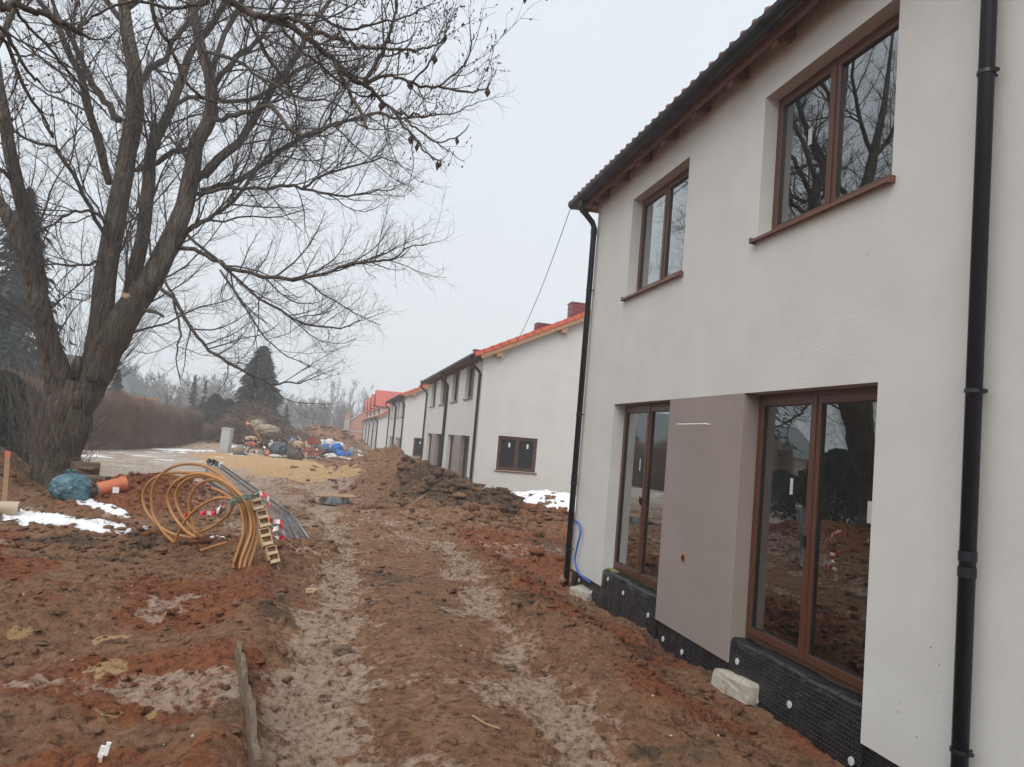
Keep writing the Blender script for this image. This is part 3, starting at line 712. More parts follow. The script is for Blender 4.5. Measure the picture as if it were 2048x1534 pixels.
def verge(house, roof, y, eave_x, eave_z, slope, ridge_x, mcol, side=-1, timber=True, near=True):
    """verge tiles and the barge rafter along a gable"""
    L = math.hypot(ridge_x - eave_x, slope * (ridge_x - eave_x)); c, s = (ridge_x - eave_x) / L, slope * (ridge_x - eave_x) / L
    mb = MB(); n = int(L / .34); st = L / n
    for k in range(n):
        a, b = k * st, (k + 1) * st + .03; h0, h1 = .065, .045
        def pt(u, h): return (eave_x + c * u - s * h, 0, eave_z + s * u + c * h)
        q = [pt(a, -.09), pt(b, -.105), pt(b, h1), pt(a, h0)]
        ya, yb = y + side * .03, y - side * .22
        V = [(p[0], ya, p[2]) for p in q] + [(p[0], yb, p[2]) for p in q]
        mb.add(V, [(0, 1, 2, 3), (4, 7, 6, 5), (3, 2, 6, 7), (0, 3, 7, 4), (1, 5, 6, 2)])
    mb.build('verge_tiles', mcol, roof)
    if timber:
        t = MB(); h0, h1 = -.26, -.10
        q = [(eave_x + c * .2 - s * h0, eave_z + s * .2 + c * h0), (ridge_x - s * h0 * 0, eave_z + slope * (ridge_x - eave_x) + h0 * 1.1), (ridge_x, eave_z + slope * (ridge_x - eave_x) + h1 * 1.1), (eave_x + c * .2 - s * h1, eave_z + s * .2 + c * h1)]
        V = [(p[0], y, p[1]) for p in q] + [(p[0], y - side * .06, p[1]) for p in q]
        t.add(V, [(0, 1, 2, 3), (4, 7, 6, 5), (0, 4, 5, 1), (3, 2, 6, 7), (0, 3, 7, 4)]); t.build('barge_rafter', M['timber_new'], roof)
# unit rhythm: measured on the near house (y from the unit's outer corner inwards)
UW = [(1.60, 3.46), (5.18, 7.09)]; UPIPE = 8.03; REC = (1.45, 7.05); PAN = (3.38, 5.12)
GW = (0.0, 2.39); UPZ = (3.96, 5.43); SB = -.25
def near_house():
    H = empty('terraced_house', (XW, 12.0, 0), 'large near off white house with brown windows and taupe panel on the right', 'house')
    L = 16.06
    # local y runs from -L to 0 : far corner at 0
    ups = [(-3.46, -1.60, *UPZ), (-7.09, -5.18, *UPZ), (-10.88, -8.97, *UPZ), (-14.46, -12.6, *UPZ)]
    recs = [(-7.05, -1.45, SB, GW[1]), (-14.6, -9.0, SB, GW[1])]
    w = MB(); facade(w, -L, 0, SB, 6.05, ups + recs, 0, .19, bottom_open=(4, 5))
    # inner leaf of the openings
    sl = .47; ex = -.29; ez = 5.985; rx = 4.6
    for s, y in ((1, 0), (-1, -L)):
        w.add([(0, y, SB), (2 * rx, y, SB), (2 * rx, y, 5.86), (rx, y, 5.86 + sl * rx), (0, y, 5.86)], [(0, 1, 2, 3, 4)])
    back = [(-7.0, -4.2, .05, 2.3), (-3.2, -1.2, .9, 2.3), (-7.0, -4.6, 3.8, 5.3), (-3.4, -1.4, 3.8, 5.3), (-14.6, -11.8, .05, 2.3), (-10.8, -8.8, .9, 2.3), (-14.6, -12.2, 3.8, 5.3), (-11, -9, 3.8, 5.3)]  # unseen rear window openings, added to let daylight into the rooms
    facade(w, -L, 0, SB, 5.86, back, 2 * rx, 0)
    wall = w.build('wall', M['white'], H)
    for (a, b, c, d) in back: MB().box((2 * rx - .06, a, c), (2 * rx - .04, b, d)).build('added_back_pane', M['glass'], wall)
    # inner wall leaf
    iw = MB()
    inner = [(a + .0, b - .0, c, d) for a, b, c, d in ups] + [(-3.38, -1.45, 0.0, GW[1]), (-7.05, -5.12, 0.0, GW[1]), (-10.93, -9.0, 0, GW[1]), (-14.6, -12.67, 0, GW[1])]
    facade(iw, -L + .05, -.05, -.02, 5.8, inner, .26, .2)
    facade(iw, -L + .05, -.05, -.02, 5.8, inner, .46, .0)
    iw.build('inner_wall', M['room'], wall)
    # rooms
    for (a, b) in ((-7.9, -.3), (-15.7, -8.15)):
        for (z0, z1) in ((-.01, 2.62), (2.95, 5.7)):
            r = MB(); x1 = 2 * rx - .12
            r.quad((.46, a, z1), (x1, a, z1), (x1, b, z1), (.46, b, z1)); facade(r, a, b, z0, z1, [o for o in back if a < o[0] < b and z0 < o[2] < z1], x1, .1)
            r.quad((.46, a, z0), (x1, a, z0), (x1, a, z1), (.46, a, z1)); r.quad((.46, b, z0), (x1, b, z0), (x1, b, z1), (.46, b, z1))
            r.quad((.2, a, z0 - .002), (x1, a, z0 - .002), (x1, b, z0 - .002), (.2, b, z0 - .002)); r.build('room', M['room'], H)
    # ground floor: panel, doors, plinth membrane
    for (y0, y1) in ((-5.12, -3.38), (-12.67, -10.93)):
        p = MB().box((.0, y0, SB), (.27, y1, GW[1] - .002)).build('facade_panel', M['taupe'], H, bevel=.004)
        if y0 > -6:
            MB().disc((-.004, -4.02, .58), (-1, 0, 0), .045, .004, 20).build('pipe_hole', mat('orange_pipe_end', (.55, .09, .03), .5, .2, 9), p)
            MB().disc((-.0085, -4.02, .58), (-1, 0, 0), .034, .001, 20).build('pipe_mouth', M['black'], p)
            MB().tube([(.0, -4.45, 2.08), (-.05, -4.42, 2.085), (-.16, -4.12, 2.07), (-.17, -3.98, 2.07)], .006, 6).build('cable_end', M['sticker'], p)
    for i, (y0, y1) in enumerate([(-3.38, -1.45), (-7.05, -5.12), (-10.93, -9.0), (-14.6, -12.67)]):
        st = None
        if i == 0: st = [(-2.15, 1.55, .035, .17)]
        if i == 1: st = [(-5.74, 1.52, .045, .15), (-6.80, 1.40, .05, .17)]
        window(H, y0, y1, GW[0] + .01, GW[1], .17, sill=False, door=True, sticker=st, handle=(i in (0, 1)))
    for i, (a, b, c, d) in enumerate(ups):
        st = {0: [(-2.05, 4.32, .05, .17)], 1: [(-5.75, 4.83, .06, .16)]}.get(i)
        window(H, a, b, c, d, .15, sticker=st)
    mb = MB()
    def sheet(y0, y1, x, zt, zb, lip):
        n = int((y1 - y0) / .12) + 1
        for k in range(n):
            a = lerp(y0, y1, k / n); b = lerp(y0, y1, (k + 1) / n)
            wa = .012 * math.sin(a * 5.1) + .008 * math.sin(a * 13); wb = .012 * math.sin(b * 5.1) + .008 * math.sin(b * 13)
            P = [(x + lip, zt), (x + .035, zt + .004), (x + .008, zt - .02), (x, zt - .06), (x - .012, (zt + zb) / 2), (x, zb)] if lip else [(x, zt), (x - .008, (zt + zb) / 2), (x, zb)]
            for p, q in zip(P, P[1:]):
                mb.quad((p[0] + wa * .5, a, p[1] + wa * .5), (p[0] + wb * .5, b, p[1] + wb * .5), (q[0] + wb, b, q[1] + wb * .5), (q[0] + wa, a, q[1] + wa * .5))
    sheet(-L, .0, .035, SB + .01, -1.0, 0)
    for (a, b) in ((-3.38, -1.45), (-7.05, -5.12), (-10.93, -9.0), (-14.6, -12.67)): sheet(a + .003, b - .003, .02, .0, -.9, .17)
    mem = mb.build('plinth_membrane', M['membrane'], H, smooth=True)
    for (y, z) in ((-1.7, -.10), (-2.3, -.17), (-3.15, -.26), (-3.62, -.42), (-4.12, -.43), (-4.82, -.52), (-5.28, -.19), (-6.15, -.29), (-6.95, -.42), (-.45, -.36), (-1.05, -.42), (-5.95, -.06), (-8.3, -.4), (-9.6, -.2), (-10.4, -.3)):
        if z == -.06: continue
        MB().disc((.012, y, z), (-1, 0, .05), .031, .008, 18).disc((.004, y, z), (-1, 0, 0), .012, .004, 10).build('fixing_disc', M['disc'], mem)
    MB().box((.03, -2.9, -.475), (.10, -1.5, -.45), R=rot(.5, 0, 0)).build('foam_strip', mat('pink_insulation_edge', (.42, .2, .2), .8, .2, 9), H)
    MB().box((.06, -1.75, .0), (.15, -1.47, .022)).build('batten_offcut', mat('greenish_batten', (.22, .2, .09), .8, .3, 30), H, bevel=.003)
    MB().box((.2, -L + .1, -1.2), (2 * rx - .1, -.1, -.03)).build('foundation', M['concrete'], H)
    # roof
    roof, rz = roof_frame(H, L, ex, ez, sl, rx, y0=-L, m=M['tile_dark'], res=10, amp=.042, board=.215)
    verge(H, roof, .42, ex, ez, sl, rx, M['tile_dark'], side=1); verge(H, roof, -L - .42, ex, ez, sl, rx, M['tile_dark'], side=-1)
    y = .30
    while y > -L:
        r = MB(); q = [(ex + .10, ez - .27), (ex + .10, ez - .035), (1.2, ez - .035 + sl * (1.2 - ex - .1)), (1.2, ez - .20 + sl * (1.2 - ex - .1))]
        V = [(a, y - .05, b) for a, b in q] + [(a, y + .05, b) for a, b in q]
        r.add(V, [(0, 1, 2, 3), (4, 7, 6, 5), (0, 4, 5, 1), (0, 3, 7, 4)]); r.build('rafter', M['timber'], H); y -= .86 if y < .2 else .75
    MB().box((-.32, .02, ez - .18), (.3, .40, ez - .04)).build('purlin_end', M['timber'], H)
    gutter(H, ex - .045, ez - .085, -L - .42, .44, r=.078)
    downpipe(H, -.085, ez - .05, -.62, ex - .045, xw=-.085, r=.048); downpipe(H, -UPIPE, ez - .05, -.6, ex - .045, xw=-.085, r=.048); downpipe(H, -L + .1, ez - .05, -.6, ex - .045, xw=-.085, r=.048)
    # specks on the render
    sp = MB()
    for (px, py) in ((1800, 1405), (1795, 1424), (1833, 1474), (1861, 1294), (1879, 1330), (1735, 509)):
        p = onX(px, py, XW - .001) - (XW, 12, 0); sp.disc(p, (-1, 0, 0), .0042, .002, 7)
    sp.build('wall_specks', M['black'], H)
    return H
near_house()
def row_house(name, X, Y0, Z0, s, label, chim, stick, sl=.49, rx=4.6, gwin=True, cable=None):
    """farther block: near gable faces the camera, two mirrored units"""
    H = empty(name, (X, Y0, Z0), label, 'house', 'row of white terraced houses')
    L = 16.06 * s; ups = []; recs = []; pans = []
    for (a, b) in UW: ups += [(a * s, b * s, *UPZ), (L - b * s, L - a * s, *UPZ)]
    recs = [(REC[0] * s, REC[1] * s, SB, GW[1]), (L - REC[1] * s, L - REC[0] * s, SB, GW[1])]
    w = MB(); facade(w, 0, L, SB, 5.62, ups + recs, 0, .22, bottom_open=(4, 5))
    gw = (.84, 2.40, 1.18, 2.50)     # gable window x0,x1,z0,z1
    # near gable with the window opening
    xs = [0, gw[0], gw[1], 2 * rx]; 
    for a, b in zip(xs, xs[1:]):
        for c, d in ((SB, gw[2]), (gw[2], gw[3]), (gw[3], 5.62)):
            if a == gw[0] and c == gw[2]: continue
            w.quad((a, 0, c), (b, 0, c), (b, 0, d), (a, 0, d))
    a, b, c, d = gw
    w.quad((a, 0, c), (b, 0, c), (b, .14, c), (a, .14, c)); w.quad((a, 0, d), (b, 0, d), (b, .14, d), (a, .14, d)); w.quad((a, 0, c), (a, 0, d), (a, .14, d), (a, .14, c)); w.quad((b, 0, c), (b, 0, d), (b, .14, d), (b, .14, c))
    w.quad((0, 0, 5.62), (2 * rx, 0, 5.62), (rx, 0, 5.62 + sl * rx)); w.add([(0, L, SB), (2 * rx, L, SB), (2 * rx, L, 5.62), (rx, L, 5.62 + sl * rx), (0, L, 5.62)], [(0, 1, 2, 3, 4)])
    w.quad((2 * rx, 0, SB), (2 * rx, L, SB), (2 * rx, L, 5.62), (2 * rx, 0, 5.62))
    wall = w.build('wall', M['white'], H)
    MB().box((.03, .03, -1.3), (2 * rx - .03, L - .03, SB + .004)).build('plinth', M['membrane'], H)
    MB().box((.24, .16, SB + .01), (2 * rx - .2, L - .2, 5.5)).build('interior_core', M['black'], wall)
    for (y0, y1) in ((PAN[0] * s, PAN[1] * s), (L - PAN[1] * s, L - PAN[0] * s)): MB().box((0, y0, SB), (.23, y1, GW[1] - .002)).build('facade_panel', M['taupe'], H)
    for (a, b) in ((REC[0], PAN[0]), (PAN[1], REC[1])):
        window(H, a * s, b * s, .01, GW[1], .18, sill=False, near=False, door=True); window(H, L - b * s, L - a * s, .01, GW[1], .18, sill=False, near=False, door=True)
    MB().box((.02, REC[0] * s, -.9), (.22, REC[1] * s, .0)).box((.02, L - REC[1] * s, -.9), (.22, L - REC[0] * s, .0)).build('plinth_membrane', M['membrane'], H)
    for (a, b, c, d) in ups: window(H, a, b, c, d, .16, near=False)
    # gable window: same unit turned to face the camera
    f = MB(); a, b, c, d = gw; fw = .07; y0, y1 = .09, .15
    f.box((a, y0, c), (a + fw, y1, d)); f.box((b - fw, y0, c), (b, y1, d)); f.box((a + fw, y0, c), (b - fw, y1, c + fw)); f.box((a + fw, y0, d - fw), (b - fw, y1, d))
    gwn = f.build('window', M['frame'], H)
    mid = (a + b) / 2
    for (p, q) in ((a + .05, mid), (mid, b - .05)):
        g = MB(); u = .075; g.box((p + .002, y0 - .015, c + .05), (p + u, y1 - .02, d - .05)); g.box((q - u, y0 - .015, c + .05), (q - .002, y1 - .02, d - .05)); g.box((p + u, y0 - .015, c + .05), (q - u, y1 - .02, c + .05 + u)); g.box((p + u, y0 - .015, d - .05 - u), (q - u, y1 - .02, d - .05))
        g.build('sash', M['frame'], gwn)
        MB().quad((p + u, y1 - .04, c + .1), (q - u, y1 - .04, c + .1), (q - u, y1 - .04, d - .1), (p + u, y1 - .04, d - .1)).build('pane', M['dark_glass'], gwn)
        if stick: MB().box(((p + q) / 2 + .02, y1 - .046, d - .42), ((p + q) / 2 + .09, y1 - .042, d - .25)).build('sticker', M['sticker'], gwn)
    MB().box((a - .04, -.05, c - .05), (b + .04, .09, c - .012)).box((a - .05, -.055, c - .055), (a - .035, .05, c + .01)).box((b + .035, -.055, c - .055), (b + .05, .05, c + .01)).build('sill', M['sill'], gwn)
    ex, ez = -.42, 5.50
    roof, rz = roof_frame(H, L, ex, ez, sl, rx, y0=0, res=5, overhang=.3)
    verge(H, roof, -.30, ex, ez, sl, rx, M['verge'], side=-1); verge(H, roof, L + .3, ex, ez, sl, rx, M['verge'], side=1)
    for xx in (.55, 3.05): 
        zt = ez + sl * (xx - ex) - .24; MB().box((xx - .12, -.27, zt - .24), (xx + .12, .05, zt)).build('purlin_end', M['timber_new'], H, bevel=.01)
    for k in range(int(L / .9)):
        y = .4 + k * .9; MB().box((ex + .1, y - .04, ez - .18), (.05, y + .04, ez - .04)).build('rafter', M['timber'], H)
    gutter(H, ex - .05, ez - .005, -.3, L + .3, near=False)
    for y in (.08, L / 2, L - .08): downpipe(H, y, ez - .05, -.7, ex - .05, xw=-.085, r=.058 if y != L / 2 else .075, near=False)
    for (x, y, w_, d_, zt) in chim:
        zb = ez + sl * (min(x, 2 * rx - x) - ex) - .3
        c = MB().box((x - w_ / 2, y - d_ / 2, zb), (x + w_ / 2, y + d_ / 2, zt)).build('chimney', M['chimney'], roof)
        MB().box((x - w_ / 2 - .03, y - d_ / 2 - .03, zt), (x + w_ / 2 + .03, y + d_ / 2 + .03, zt + .05)).build('chimney_cap', M['chimney'], c)
        MB().box((x - w_ / 2 - .008, y - d_ / 2 - .008, zt - .17), (x + w_ / 2 + .008, y + d_ / 2 + .008, zt - .14)).build('cladding_seam', M['chimney'], c)
        MB().box((x - w_ / 2 - .15, y - d_ / 2 - .18, zb + .1), (x + w_ / 2 + .05, y - d_ / 2, zb + .36)).build('flashing', M['chimney'], c)
    return H
row_house('terraced_house', 5.21, 28.63, -.57, 1.12, 'white terraced block behind the near house corner, orange verge tiles, two-leaf window in its gable', [(4.05, 1.6, .62, .62, 8.25), (3.15, 3.0, .9, .5, 7.45), (1.3, 9.0, .45, .45, 6.72)], True)
row_house('terraced_house', 4.61, 55.17, -1.05, 1.0, 'middle white terraced block down the row, dark window in its narrow gable', [(1.6, 4.0, .5, .5, 6.9)], True)
def dormer_house():
    X, Y0 = 4.42, 86.6; Z0 = -1.25; H = empty('terraced_house', (X, Y0, Z0), 'farthest white terraced block with four steep red tiled dormers above low eaves', 'house', 'row of white terraced houses')
    ys = [0, 10.2, 22.4, 33.9, 47.2]; L = ys[-1]; ez = 4.55; ex = -.35; sl = .55; rx = 4.6
    ops = []
    for a, b in zip(ys, ys[1:]):
        m = (a + b) / 2; ops += [(m - 1.7, m - .5, .0, 2.3), (m + .5, m + 1.7, .0, 2.3), (m - 2.9, m - 1.7 - .3, 3.0, 4.2), (m + 2, m + 3.2, 3.0, 4.2)]
    w = MB(); facade(w, 0, L, -.3, ez + .2, ops, 0, .2)
    for y in (0, L): w.add([(0, y, -.3), (2 * rx, y, -.3), (2 * rx, y, ez + .2), (rx, y, ez + .2 + sl * rx), (0, y, ez + .2)], [(0, 1, 2, 3, 4)])
    w.build('wall', M['white'], H)
    MB().box((.02, .02, -1.2), (2 * rx, L - .02, -.29)).build('plinth', M['membrane'], H)
    for (a, b, c, d) in ops: window(H, a, b, c, d, .17, sill=(c > 1), near=False)
    roof, rz = roof_frame(H, L, ex, ez, sl, rx, y0=0, res=4, overhang=.35)
    verge(H, roof, -.35, ex, ez, sl, rx, M['tile'], side=-1)
    MB().box((.9, -.3, ez + .55), (1.2, .1, ez + .8)).build('purlin_end', M['timber_new'], H)
    gutter(H, ex - .05, ez, -.3, L + .3, near=False)
    for y in ys: downpipe(H, min(max(y, .1), L - .1), ez - .05, -.4, ex - .05, r=.075, near=False)
    for a, b in zip(ys, ys[1:]):
        m = (a + b) / 2 - 1.2; hw = 2.6; x0 = .15; ze = 6.05; zr = 7.75; ov = .45
        d = MB(); d.add([(x0, m - hw, 4.6), (x0, m + hw, 4.6), (x0, m + hw, ze), (x0, m, zr - .15), (x0, m - hw, ze)], [(0, 1, 2, 3, 4)])
        for s in (-1, 1): d.quad((x0, m + s * hw, 4.6), (4.4, m + s * hw, 4.6), (4.4, m + s * hw, ze), (x0, m + s * hw, ze))
        dd = d.build('dormer', M['white'], H)
        # dormer roof: tiled slopes facing along the street
        for s in (-1, 1):
            e = (m + s * (hw + ov)); ez2 = ze - .25
            t_ = tile_slope('dormer_roof', M['tile'], dd, -4.9, .5, m + 0 - (hw + ov), ez2, m, zr, per=.3, step=.34, res=5)
            # tile_slope builds eave->ridge along x ; turn it so the ridge runs along x
            me = t_.data; n = len(me.vertices); co = np.empty(n * 3, np.float32); me.vertices.foreach_get('co', co); co = co.reshape(-1, 3)
            xx, yy = co[:, 0].copy(), co[:, 1].copy(); co[:, 0] = -yy; co[:, 1] = (xx if s < 0 else 2 * m - xx); me.vertices.foreach_set('co', co.ravel()); me.update()
        MB().add([(x0 - .6, m - hw - ov, ze - .36), (x0 - .6, m, zr - .12), (x0 - .6, m + hw + ov, ze - .36), (x0 - .6, m + hw + ov, ze - .22), (x0 - .6, m, zr + .04), (x0 - .6, m - hw - ov, ze - .22)], [(0, 1, 4, 5), (1, 2, 3, 4)]).build('barge_board', M['timber'], dd)
        for q in (-1.3, .3): window(dd, m + q, m + q + 1.0, 4.95, 6.2, .10, sill=False, near=False)
    return H
dormer_house()
def brick_shell():
    H = empty('unfinished_house', (1.7, 148, -1.2), 'unfinished roofless orange block house past the far end of the white row', 'house')
    w = MB(); L = 26
    w.box((0, 0, -.6), (.3, L, 3.4)).box((0, L, -.6), (9, L + .3, 3.4))
    w.add([(0, 0, -.6), (9, 0, -.6), (9, 0, 5.9), (4.5, 0, 7.6), (0, 0, 4.0)], [(0, 1, 2, 3, 4)]); w.add([(0, .3, -.6), (9, .3, -.6), (9, .3, 5.9), (4.5, .3, 7.6), (0, .3, 4.0)], [(0, 1, 2, 3, 4)])
    for y in (9, 18): w.add([(0, y, 0), (9, y, 0), (9, y, 5.4), (4.5, y, 7.0), (0, y, 3.4)], [(0, 1, 2, 3, 4)])
    w.build('wall', M['block'], H)
    c = MB()
    for i, y in enumerate((-.06, 9, 18, 26)):
        p = MB().box((-.3, y - .5, -.6), (.35, y + .5, 4.6)).build('pillar', M['concrete'], H); MB().box((-.3, y - .5, 4.6), (.4, y + .5, 6.0)).build('pillar_head', M['block'], p)
    MB().box((-.06, 0, 2.3), (.36, L, 2.6)).box((0, -.08, 2.3), (9, 0, 2.6)).build('ring_beam', M['concrete'], H)
    t = MB()
    for (p, q) in (((0, -.05, 4.0), (4.5, -.05, 7.6)), ((4.5, -.05, 7.6), (9, -.05, 5.9))): t.tube([p, q], .14, 4)
    t.build('gable_coping', M['concrete'], H)
brick_shell()
# ------------------------------------------------------------------ trees
def rnd_dir(rg, d, ang):
    """unit vector at angle ang from d in a random azimuth"""
    d = d.normalized(); u = d.orthogonal().normalized(); v = d.cross(u); a = rg.uniform(0, 2 * math.pi)
    return (d * math.cos(ang) + (u * math.cos(a) + v * math.sin(a)) * math.sin(ang)).normalized()
def grow(mb, rg, p, d, L, r, n, sides, up, wob, rend=.35):
    """one bent branch; returns its points and radii"""
    P = [Vector(p)]; d = Vector(d).normalized(); st = L / n; R = [r]
    for i in range(n):
        d = (d + Vector((rg.gauss(0, wob), rg.gauss(0, wob), rg.gauss(0, wob) + up * (i + 1) / n))).normalized()
        P.append(P[-1] + d * st); R.append(r * (1 - (1 - rend) * (i + 1) / n))
    mb.tube(P, R, sides, cap=False); return P, R
def along(P, R, t):
    k = t * (len(P) - 1); i = min(int(k), len(P) - 2); f = k - i
    return P[i].lerp(P[i + 1], f), (P[i + 1] - P[i]).normalized(), R[i] + (R[i + 1] - R[i]) * f
def crown(limbs, rg, tw, sp1=.36, L1=(1.2, 3.2), sp2=.15, L2=.36, L3=.30, n3=4, up=(.35, .2, .12), bias=Vector((0, 0, .25)), tmin=.2, rmin=.0042, bud=None, leaves=None, th=1.0):
    """side branches, twigs and fine twigs on the given limbs"""
    fine = MB()
    for (P, R, dens) in limbs:
        LL = sum((b - a).length for a, b in zip(P, P[1:])); n = int(LL / sp1 * dens)
        for i in range(n):
            t = tmin + (1 - tmin) * (i + rg.random()) / n
            p, d, r = along(P, R, min(t, .999))
            dd = (rnd_dir(rg, d, rad(rg.uniform(32, 66))) + bias).normalized()
            l = rg.uniform(*L1) * (1.2 - .82 * t); r1 = min(r * .5, th * (.008 + .0068 * l))
            if i == n - 1: dd = d; r1 = r * .8
            P1, R1 = grow(tw, rg, p, dd, l, r1, 7, 4, up[0] * rg.uniform(-.15, 1.1), .12)
            m = int(l / sp2)
            for j in range(m):
                t1 = .12 + .88 * (j + rg.random()) / m
                q, e, rr = along(P1, R1, min(t1, .999)); ee = (rnd_dir(rg, e, rad(rg.uniform(30, 62))) + Vector((0, 0, .12))).normalized()
                l2 = l * L2 * rg.uniform(.5, 1.2) * (1.15 - .55 * t1); P2, R2 = grow(fine, rg, q, ee, l2, max(min(rr * .6, .007), rmin), 4, 3, up[1] * rg.uniform(-.4, 1.2), .14)
                k3 = max(1, int(n3 * l2 / .5))
                for k in range(k3):
                    t2 = .2 + .8 * (k + rg.random()) / k3
                    s, g, r3 = along(P2, R2, min(t2, .999)); gg = rnd_dir(rg, g, rad(rg.uniform(25, 55)))
                    P3, _ = grow(fine, rg, s, gg, L3 * rg.uniform(.4, 1.3), rmin * .85, 2, 3, up[2], .15)
                    if bud:
                        for b in range(rg.randint(2, 5)):
                            u, _, _ = along(P3, [0] * len(P3), min(.999, .35 + .65 * rg.random())); s_ = rg.uniform(.004, .0075)
                            bud.blob(u + Vector((rg.uniform(-.004, .004),) * 3), (s_, s_, s_ * 1.7), 1, .1)
                    if leaves and rg.random() < .012:
                        u = P3[-1]; h = rg.uniform(.05, .10); a = rg.uniform(0, 3); wv = Vector((math.cos(a), math.sin(a), 0)) * h * .28
                        leaves.add([u, u + wv - Vector((0, 0, h * .5)), u - Vector((0, 0, h)), u - wv * .9 - Vector((0, 0, h * .45)), u + wv.cross(Vector((0, 0, 1))) * .6 - Vector((0, 0, h * .5))], [(0, 1, 4), (1, 2, 4), (2, 3, 4), (3, 0, 4)])
    return fine
def bumpy_trunk(mb, P, R, n=14, amp=.06, seed=0):
    """thick limb with a furrowed, uneven outline"""
    o = len(mb.v); P = spline(P, 5); k = len(P); Rr = np.interp(np.linspace(0, 1, k), np.linspace(0, 1, len(R)), R)
    mb.tube(P, list(Rr), n); rr = random.Random(seed); ph = [rr.uniform(0, 6) for _ in range(5)]
    for i in range(k):
        for q in range(n):
            a = 2 * math.pi * q / n; v = Vector(mb.v[o + i * n + q]); f = 1 + amp * (math.sin(a * 3 + ph[0] + i * .25) + .6 * math.sin(a * 5 + ph[1] + i * .5) + .6 * math.sin(i * .9 + ph[2] + a)) + rr.uniform(-.02, .02)
            w = P[i] + (v - P[i]) * f; mb.v[o + i * n + q] = (w.x, w.y, w.z)
    return P, list(Rr)
